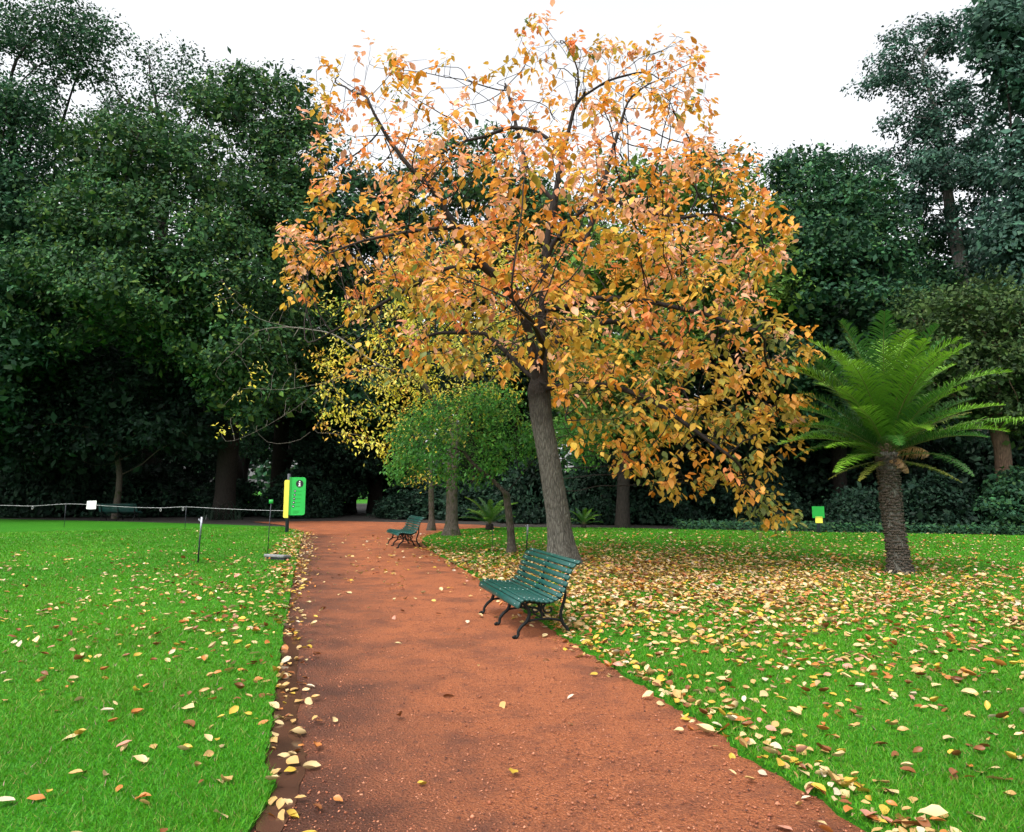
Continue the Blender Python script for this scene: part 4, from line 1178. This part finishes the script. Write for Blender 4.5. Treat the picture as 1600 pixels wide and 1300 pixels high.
def place_bench(label, fr, fl_dir, z=0.0):
    """fr: the near front foot, fl_dir: direction along the bench to its far end"""
    d = unit(np.array(fl_dir))
    ang = math.atan2(d[1], d[0]) - math.pi / 2           # local +y along the bench, +x to its back
    c, s = math.cos(ang), math.sin(ang)
    off = np.array((0.02, -0.86))
    loc = np.array(fr) - np.array((c * off[0] - s * off[1], s * off[0] + c * off[1]))
    return bench(label, loc, ang)
fr, fl = np.array(G(808, 998)), np.array(G(752, 957))
place_bench('green slatted bench with scrolled iron legs right beside the leaning grey trunk', fr, fl - fr)
fr = np.array(G(622, 857))
place_bench('green slatted bench further up the path near the mossy-footed trunks', fr, (-0.34, 1.0))
b3 = place_bench('dark shaded bench at the wood edge below the rope line', np.array(G(166, 812.5)), (1.0, 0.02))
b3.rotation_euler.z += 0

# ---------------------------------------------------------------- signs
def rounded(w, h, r, corners=(1, 1, 1, 1), k=6):         # outline, corners: bl, br, tr, tl
    pts = []
    for (cx, cz, a0), on in zip(((r, r, 180), (w - r, r, 270), (w - r, h - r, 0), (r, h - r, 90)), corners):
        if on:
            for q in range(k + 1):
                a = rd(a0 + 90 * q / k)
                pts.append((cx + r * math.cos(a), cz + r * math.sin(a)))
        else:
            pts.append((0 if cx == r else w, 0 if cz == r else h))
    return pts
def slab(name, outline, y0, y1, mat, parent, **kw):
    bm = bmesh.new()
    a = [bm.verts.new((x, y0, z)) for x, z in outline]
    b = [bm.verts.new((x, y1, z)) for x, z in outline]
    bm.faces.new(a); bm.faces.new(b[::-1])
    for q in range(len(a)):
        bm.faces.new((a[q], b[q], b[(q + 1) % len(a)], a[(q + 1) % len(a)]))
    bmesh.ops.recalc_face_normals(bm, faces=list(bm.faces))
    me = bpy.data.meshes.new(name)
    bm.to_mesh(me); bm.free()
    me.materials.append(mat)
    return obj(name, me, parent, **kw)
def disc(cx, cz, r, k=20):
    return [(cx + r * math.cos(2 * math.pi * q / k), cz + r * math.sin(2 * math.pi * q / k)) for q in range(k)]
sb = G(448, 833)
mp_ = mpp(sb[1])
sg = empty('information_sign', (*sb, 0), rd(10), label='tall green and yellow information board with round i symbol on a dark post', category='sign')
mb = MB(); mb.box((0, 0.03, 1.1), (0.13, 0.07, 2.25), None, 0.012)
obj('post', mb.mesh('post', M['post_dark']), sg)
zb, hh, ww = 27 * mp_, 58 * mp_, 24.5 * mp_
def up(o, x, z): return [(px + x, pz + z) for px, pz in o]
pn = slab('green_panel', up(rounded(ww, hh, .09, (0, 1, 1, 0)), 0.03, zb), -.035, -.008, M['sign_green'], sg, label='green panel with rounded right corners')
slab('panel_edge', up([(0, 0), (.09, 0), (.09, hh - .01), (0, hh - .01)], 0.028, zb + .005), -.041, -.036, M['sign_green_dark'], pn)
slab('yellow_panel', up(rounded(7.5 * mp_, 58 * mp_, .06, (1, 0, 0, 1)), -.155, zb - 4 * mp_), -.05, -.02, M['sign_yellow'], sg, label='narrow yellow fin with rounded left corners')
slab('symbol_disc', disc(.03 + ww * .62, zb + hh * .83, .14, 28), -.042, -.0352, M['sign_black'], pn)
cx_, cz_ = .03 + ww * .62, zb + hh * .83
slab('symbol', disc(cx_, cz_ + .075, .027, 14), -.046, -.0425, M['sign_white'], pn)
slab('symbol', [(cx_ - .042, cz_ - .095), (cx_ + .042, cz_ - .095), (cx_ + .042, cz_ - .068), (cx_ + .025, cz_ - .068), (cx_ + .025, cz_ + .028), (cx_ - .038, cz_ + .028), (cx_ - .038, cz_ + .003), (cx_ - .025, cz_ + .003), (cx_ - .025, cz_ - .068), (cx_ - .042, cz_ - .068)], -.046, -.0425, M['sign_white'], pn)
for q in range(5):
    x0, z0_ = .03 + ww * .36 - .012 * q, zb + hh * (.635 - .1 * q)
    slab('symbol_disc', disc(x0, z0_, .045, 16), -.042, -.0352, M['sign_black'], pn)
    slab('arrow', disc(x0, z0_, .024, 3 if q < 4 else 4), -.046, -.0425, M['sign_white'], pn)
    slab('text_line', [(x0 + .09, z0_ - .012), (x0 + .25, z0_ - .012), (x0 + .25, z0_ + .012), (x0 + .09, z0_ + .012)], -.040, -.0352, M['sign_green_dark'], pn)
for q in range(3):
    z0_ = zb + hh * (.115 - .03 * q)
    slab('text_line', [(.03 + ww * .27, z0_ - .008), (.03 + ww * .27 + .26 - .04 * q, z0_ - .008), (.03 + ww * .27 + .26 - .04 * q, z0_ + .008), (.03 + ww * .27, z0_ + .008)], -.040, -.0352, M['sign_green_dark'], pn)
s2 = G(1280, 834)
m2 = mpp(s2[1])
g2 = empty('plant_sign', (*s2, 0), 0, label='small plain green sign with yellow foot on a dark post', category='sign')
mb = MB(); mb.box((0, .02, .45), (.13, .05, .94), None, .01)
obj('post', mb.mesh('post', M['post_dark']), g2)
slab('green_panel', up(rounded(18.5 * m2, 17.5 * m2, .015), -9.2 * m2, 24 * m2), -.03, -.007, M['sign_green_dark'], g2)
slab('yellow_strip', up(rounded(11 * m2, 7.5 * m2, .01), -5 * m2, 16.2 * m2), -.03, -.007, M['sign_yellow'], g2)
slab('text_line', [(-5 * m2, 24.6 * m2), (6 * m2, 24.6 * m2), (6 * m2, 25.8 * m2), (-5 * m2, 25.8 * m2)], -.034, -.0303, M['sign_yellow'], g2)

# ---------------------------------------------------------------- stakes, rope, notice, slab
def stake(label, px, base, top, r, steel=False, capm=None):
    b = G(px, base)
    h = (base - top) * mpp(b[1]) * 1.0
    root = empty('metal_stake', (*b, 0), label=label, category='stake')
    mb = MB(); mb.tube(np.array([(0, 0, -.05), (.01, 0, h * .5), (.03, 0, h)]), r, 7)
    obj('rod', mb.mesh('rod', M['post_dark'], True), root)
    if steel:
        mb = MB(); mb.tube(np.array([(.018, 0, h * .62), (.03, 0, h + .004)]), r * 1.25, 7)
        obj('sleeve', mb.mesh('sleeve', M['stake_steel'], True), root)
        mb = MB(); mb.tube(np.array([(.03, 0, h * .9), (-.02, -.01, h * .93), (-.03, -.01, h * .97)]), r * .5, 6)
        obj('hook', mb.mesh('hook', M['stake_steel'], True), root)
    if capm:
        mb = MB(); mb.box((.03, 0, h + .04), (.11, .03, .10), None, .01)
        obj('tag', mb.mesh('tag', M[capm]), root)
    return root
stake('black metal stake with pale steel top standing alone in the lawn', 309, 882, 811, 0.018, True)
stake('thin dark stake with a small green tag near the grey slab', 418, 868, 789, 0.010, False, 'sign_green_dark')
stake('pale-topped stake between the slender forked trunk and the orange tree', 823, 862, 821, 0.018, True)
stake('thin plain stake in the leaf litter left of the slender forked trunk', 769, 860, 822, 0.009)
RY = 29.0
rp = [(-90, 789), (0, 789.5), (50, 790.5), (100, 787.5), (130, 788), (160, 790), (205, 792.5), (250, 793.5), (290, 792), (340, 794.5), (400, 797), (446, 798)]
ropeP = np.array([at(px, py, np.interp(px, [-90, 446], [33.5, sb[1] - .02])) for px, py in rp])
root = empty('rope', (*ropeP[-1][:2], 0), label='thin white rope strung above the lawn to the information board', category='rope')
mb = MB(); mb.tube(catmull(ropeP, 8) - np.array(root.location), 0.007, 6)
obj('cord', mb.mesh('cord', M['rope'], True), root)
for px in (50, 250, 285):                                # loose loops of cord
    c = at(px, np.interp(px, [a for a, b in rp], [b for a, b in rp]), np.interp(px, [-90, 446], [33.5, sb[1]])) - np.array(root.location)
    a = np.linspace(0, 6.0, 14)
    mb = MB(); mb.tube(np.stack([c[0] + .05 * np.sin(a) + .012 * a, 0 * a + c[1] - .015, c[2] - .07 + .07 * np.cos(a)], -1), .008, 5)
    obj('loop', mb.mesh('loop', M['rope'], True), root)
for px, lab in ((103, 'dark thin rope stake standing beside the white notice'), (291, 'dark thin rope stake next to the spiky clump')):
    Yr = np.interp(px, [-90, 446], [33.5, sb[1]])
    b = at(px, np.interp(px, [a for a, b_ in rp], [b_ for a, b_ in rp]), Yr + .03)
    root2 = empty('rope_stake', (b[0], b[1], 0), label=lab, category='stake')
    mb = MB(); mb.tube(np.array([(0, 0, -.05), (0, 0, b[2] * .5), (0, 0, b[2] + .04)]), .012, 6)
    obj('rod', mb.mesh('rod', M['post_dark'], True), root2)
c = at(143, 789, np.interp(143, [-90, 446], [33.5, sb[1]]) - .03)
nw = 15 * mpp(c[1]); nh = 13 * mpp(c[1])
root = empty('paper_notice', (c[0], c[1], c[2] - nh / 2), 0, label='white folded paper notice hanging on the rope', category='notice')
slab('sheet', [(-nw / 2, .01), (-.012, 0), (-.012, nh), (-nw / 2 + .012, nh - .01)], -.006, .0, M['sign_white'], root)
slab('sheet', [(.012, 0), (nw / 2 - .01, .015), (nw / 2, nh + .005), (.012, nh)], -.006, .0, M['sign_white'], root)
slab('fold', [(-.012, 0), (.012, 0), (.012, nh), (-.012, nh)], -.004, -.001, M['stake_steel'], root)
pb = G(433, 877)
root = empty('stone_slab', (*pb, 0), rd(-28), label='low grey slab lying in the grass at the path edge', category='slab')
mb = MB(); mb.box((0, 0, .12), (.62, .26, .07), np.array(Matrix.Rotation(rd(-6), 3, 'X')), .012)
obj('top', mb.mesh('top', M['stone']), root)
mb = MB(); mb.box((0, .02, .05), (.56, .18, .10), None, .01)
obj('base', mb.mesh('base', M['post_dark']), root)

# ---------------------------------------------------------------- fallen leaves
LIT = [('cream', lin(222, 194, 140)), ('tan', lin(208, 168, 104)), ('yellow', lin(214, 178, 66)), ('orange', lin(204, 128, 62)), ('brown', lin(140, 84, 44)), ('pinkish', lin(214, 150, 126)), ('white', lin(226, 206, 176))]
litw = np.array([3.2, 3.4, 2.2, 1.5, 1.7, 0.4, 0.5]); litw /= litw.sum()
litc = np.array([c for _, c in LIT]) * 0.66
tb = np.array(b0)
def scatter(poly, n, dens, xr, yr):
    P = np.stack([rng.uniform(*xr, n), rng.uniform(*yr, n)], -1)
    P = P[inside(P, poly)]
    return P[rng.random(len(P)) < dens(P)]
def edge_dist(P, E):
    E = np.asarray(E)
    return np.abs(P[:, 0] - np.interp(P[:, 1], np.maximum.accumulate(E[:, 1]), E[:, 0]))
def d_right(P):
    x, y = P[:, 0] - tb[0], P[:, 1] - tb[1]
    core = np.exp(-((x - 1.0) / 4.2) ** 2 - ((y + 2.5) / 4.2) ** 2)
    wide = 0.17 * np.exp(-((x - 2) / 8) ** 2 - ((y + 4) / 8.5) ** 2)
    ed = 0.75 * np.exp(-(edge_dist(P, re[keep]) / 0.28) ** 2) * (P[:, 1] < 21)
    pat = 0.75 + 0.5 * np.sin(P[:, 0] * 2.3 + np.sin(P[:, 1] * 1.9)) * np.sin(P[:, 1] * 2.7 + 1)
    return np.clip(np.maximum(core * pat, ed * .8) + wide * pat + 0.02, 0, 1)
def d_left(P):
    ed = 0.5 * np.exp(-((edge_dist(P, le)) / 0.5) ** 2) * np.clip((P[:, 1] - 7) / 6, 0.05, 1)
    wide = 0.12 * np.exp(-((P[:, 0] + 3.8) / 2.6) ** 2 - ((P[:, 1] - 12) / 6) ** 2)
    pat = 0.6 + 0.8 * (np.sin(P[:, 0] * 1.7 + 2 * np.sin(P[:, 1] * .9)) > -.2)
    return np.clip((ed + wide + 0.035 * (P[:, 1] < 20)) * pat + .006, 0, 1)
def d_path(P):
    el, er = edge_dist(P, le), edge_dist(P, re[keep])
    return np.clip(0.75 * np.exp(-(el / 0.26) ** 2) + 0.5 * np.exp(-(er / .22) ** 2) + 0.006 + 0.055 * np.exp(-((P[:, 1] - 18) / 6) ** 2), 0, 1)
spots = [(scatter(lawn_right, 215000, d_right, (-4, 17), (2.8, 29)), LAWN_Z + .016, 'lawn with the orange tree', 0), (scatter(lawn_left, 60000, d_left, (-13, 0), (2.8, 30)), LAWN_Z + .016, 'lawn with the rope', 1), (scatter(path_poly, 42000, d_path, (-9, 4), (2.8, 30)), 0.014, 'red gravel path', 2)]
P3, where = [], []
for P, z, lab, k in spots:
    P3.append(np.column_stack([P, z + rng.uniform(0, .012, len(P))])); where += [k] * len(P)
P3 = np.vstack(P3); where = np.array(where)
n = len(P3)
kc = rng.choice(len(LIT), n, p=litw)
a = rng.uniform(0, 6.28, n)
D = np.stack([np.cos(a), np.sin(a), rng.normal(0, .22, n)], -1)
N = unit(np.array((0, 0, 1.0)) + rng.normal(0, .33, (n, 3)))
Lf = rng.uniform(.05, .10, n) * np.where(rng.random(n) < .12, 1.4, 1.0)
cu = rng.normal(.25, .55, n)
dist = np.linalg.norm(P3 - np.array((0, 0, H)), axis=1)
vis = (np.abs(P3[:, 0]) < P3[:, 1] * .72) & (P3[:, 1] > 3.7)
score = np.where(vis, Lf / dist ** 1.3, 0)
order = np.argsort(-score)
big, rest = order[:290], order[290:]
cc = np.clip(litc[kc] * (1 + rng.normal(0, .15, (n, 1))), .01, .85)
for k, nm, lab in ((0, 'fallen_leaves', 'carpet of pale and orange fallen leaves under the orange tree'), (1, 'fallen_leaves', 'scattered fallen leaves on the lawn with the rope'), (2, 'fallen_leaves', 'fallen leaves gathered along the edges of the red path')):
    s = rest[where[rest] == k]
    V, Fc, kk = leaves(P3[s], D[s], N[s], Lf[s], rng.uniform(.8, 1.2, len(s)), 8, cu[s])
    obj(nm, mesh_np(nm, V, Fc, M['litter_leaf'], np.repeat(cc[s], kk, 0), smooth=True), kind='stuff', label=lab, category='leaves')
lit_mesh = {}
place_word = ['on the lawn under the orange tree', 'on the lawn with the rope', 'on the red gravel path']
curl_word = {-1: 'flat', 0: 'cupped', 1: 'curled'}
for q in big:
    cl = -1 if cu[q] < 0.05 else (0 if cu[q] < .5 else 1)
    key = (kc[q], cl)
    if key not in lit_mesh:
        V, Fc, kk = leaves(np.zeros((1, 3)), np.array([(0, 1.0, 0)]), np.array([(0, 0, 1.0)]), np.ones(1), 1.0, 8, np.array([{-1: -.1, 0: .3, 1: .85}[cl]]))
        lit_mesh[key] = mesh_np('fallen_leaf', V, Fc, M['litter_leaf'], np.repeat(litc[kc[q]][None], len(V), 0), smooth=True)
    o = place_leaf(lit_mesh[key], 'fallen_leaf', P3[q], D[q], N[q], Lf[q])
    o['label'] = f'{curl_word[cl]} {LIT[kc[q]][0]} fallen leaf lying {place_word[where[q]]}'
    o['category'] = 'leaf'
    o['group'] = f'{curl_word[cl]} {LIT[kc[q]][0]} leaves fallen {place_word[where[q]]}'
print('leaves on ground', n, 'tris', sum(len(m.polygons) for m in bpy.data.meshes))
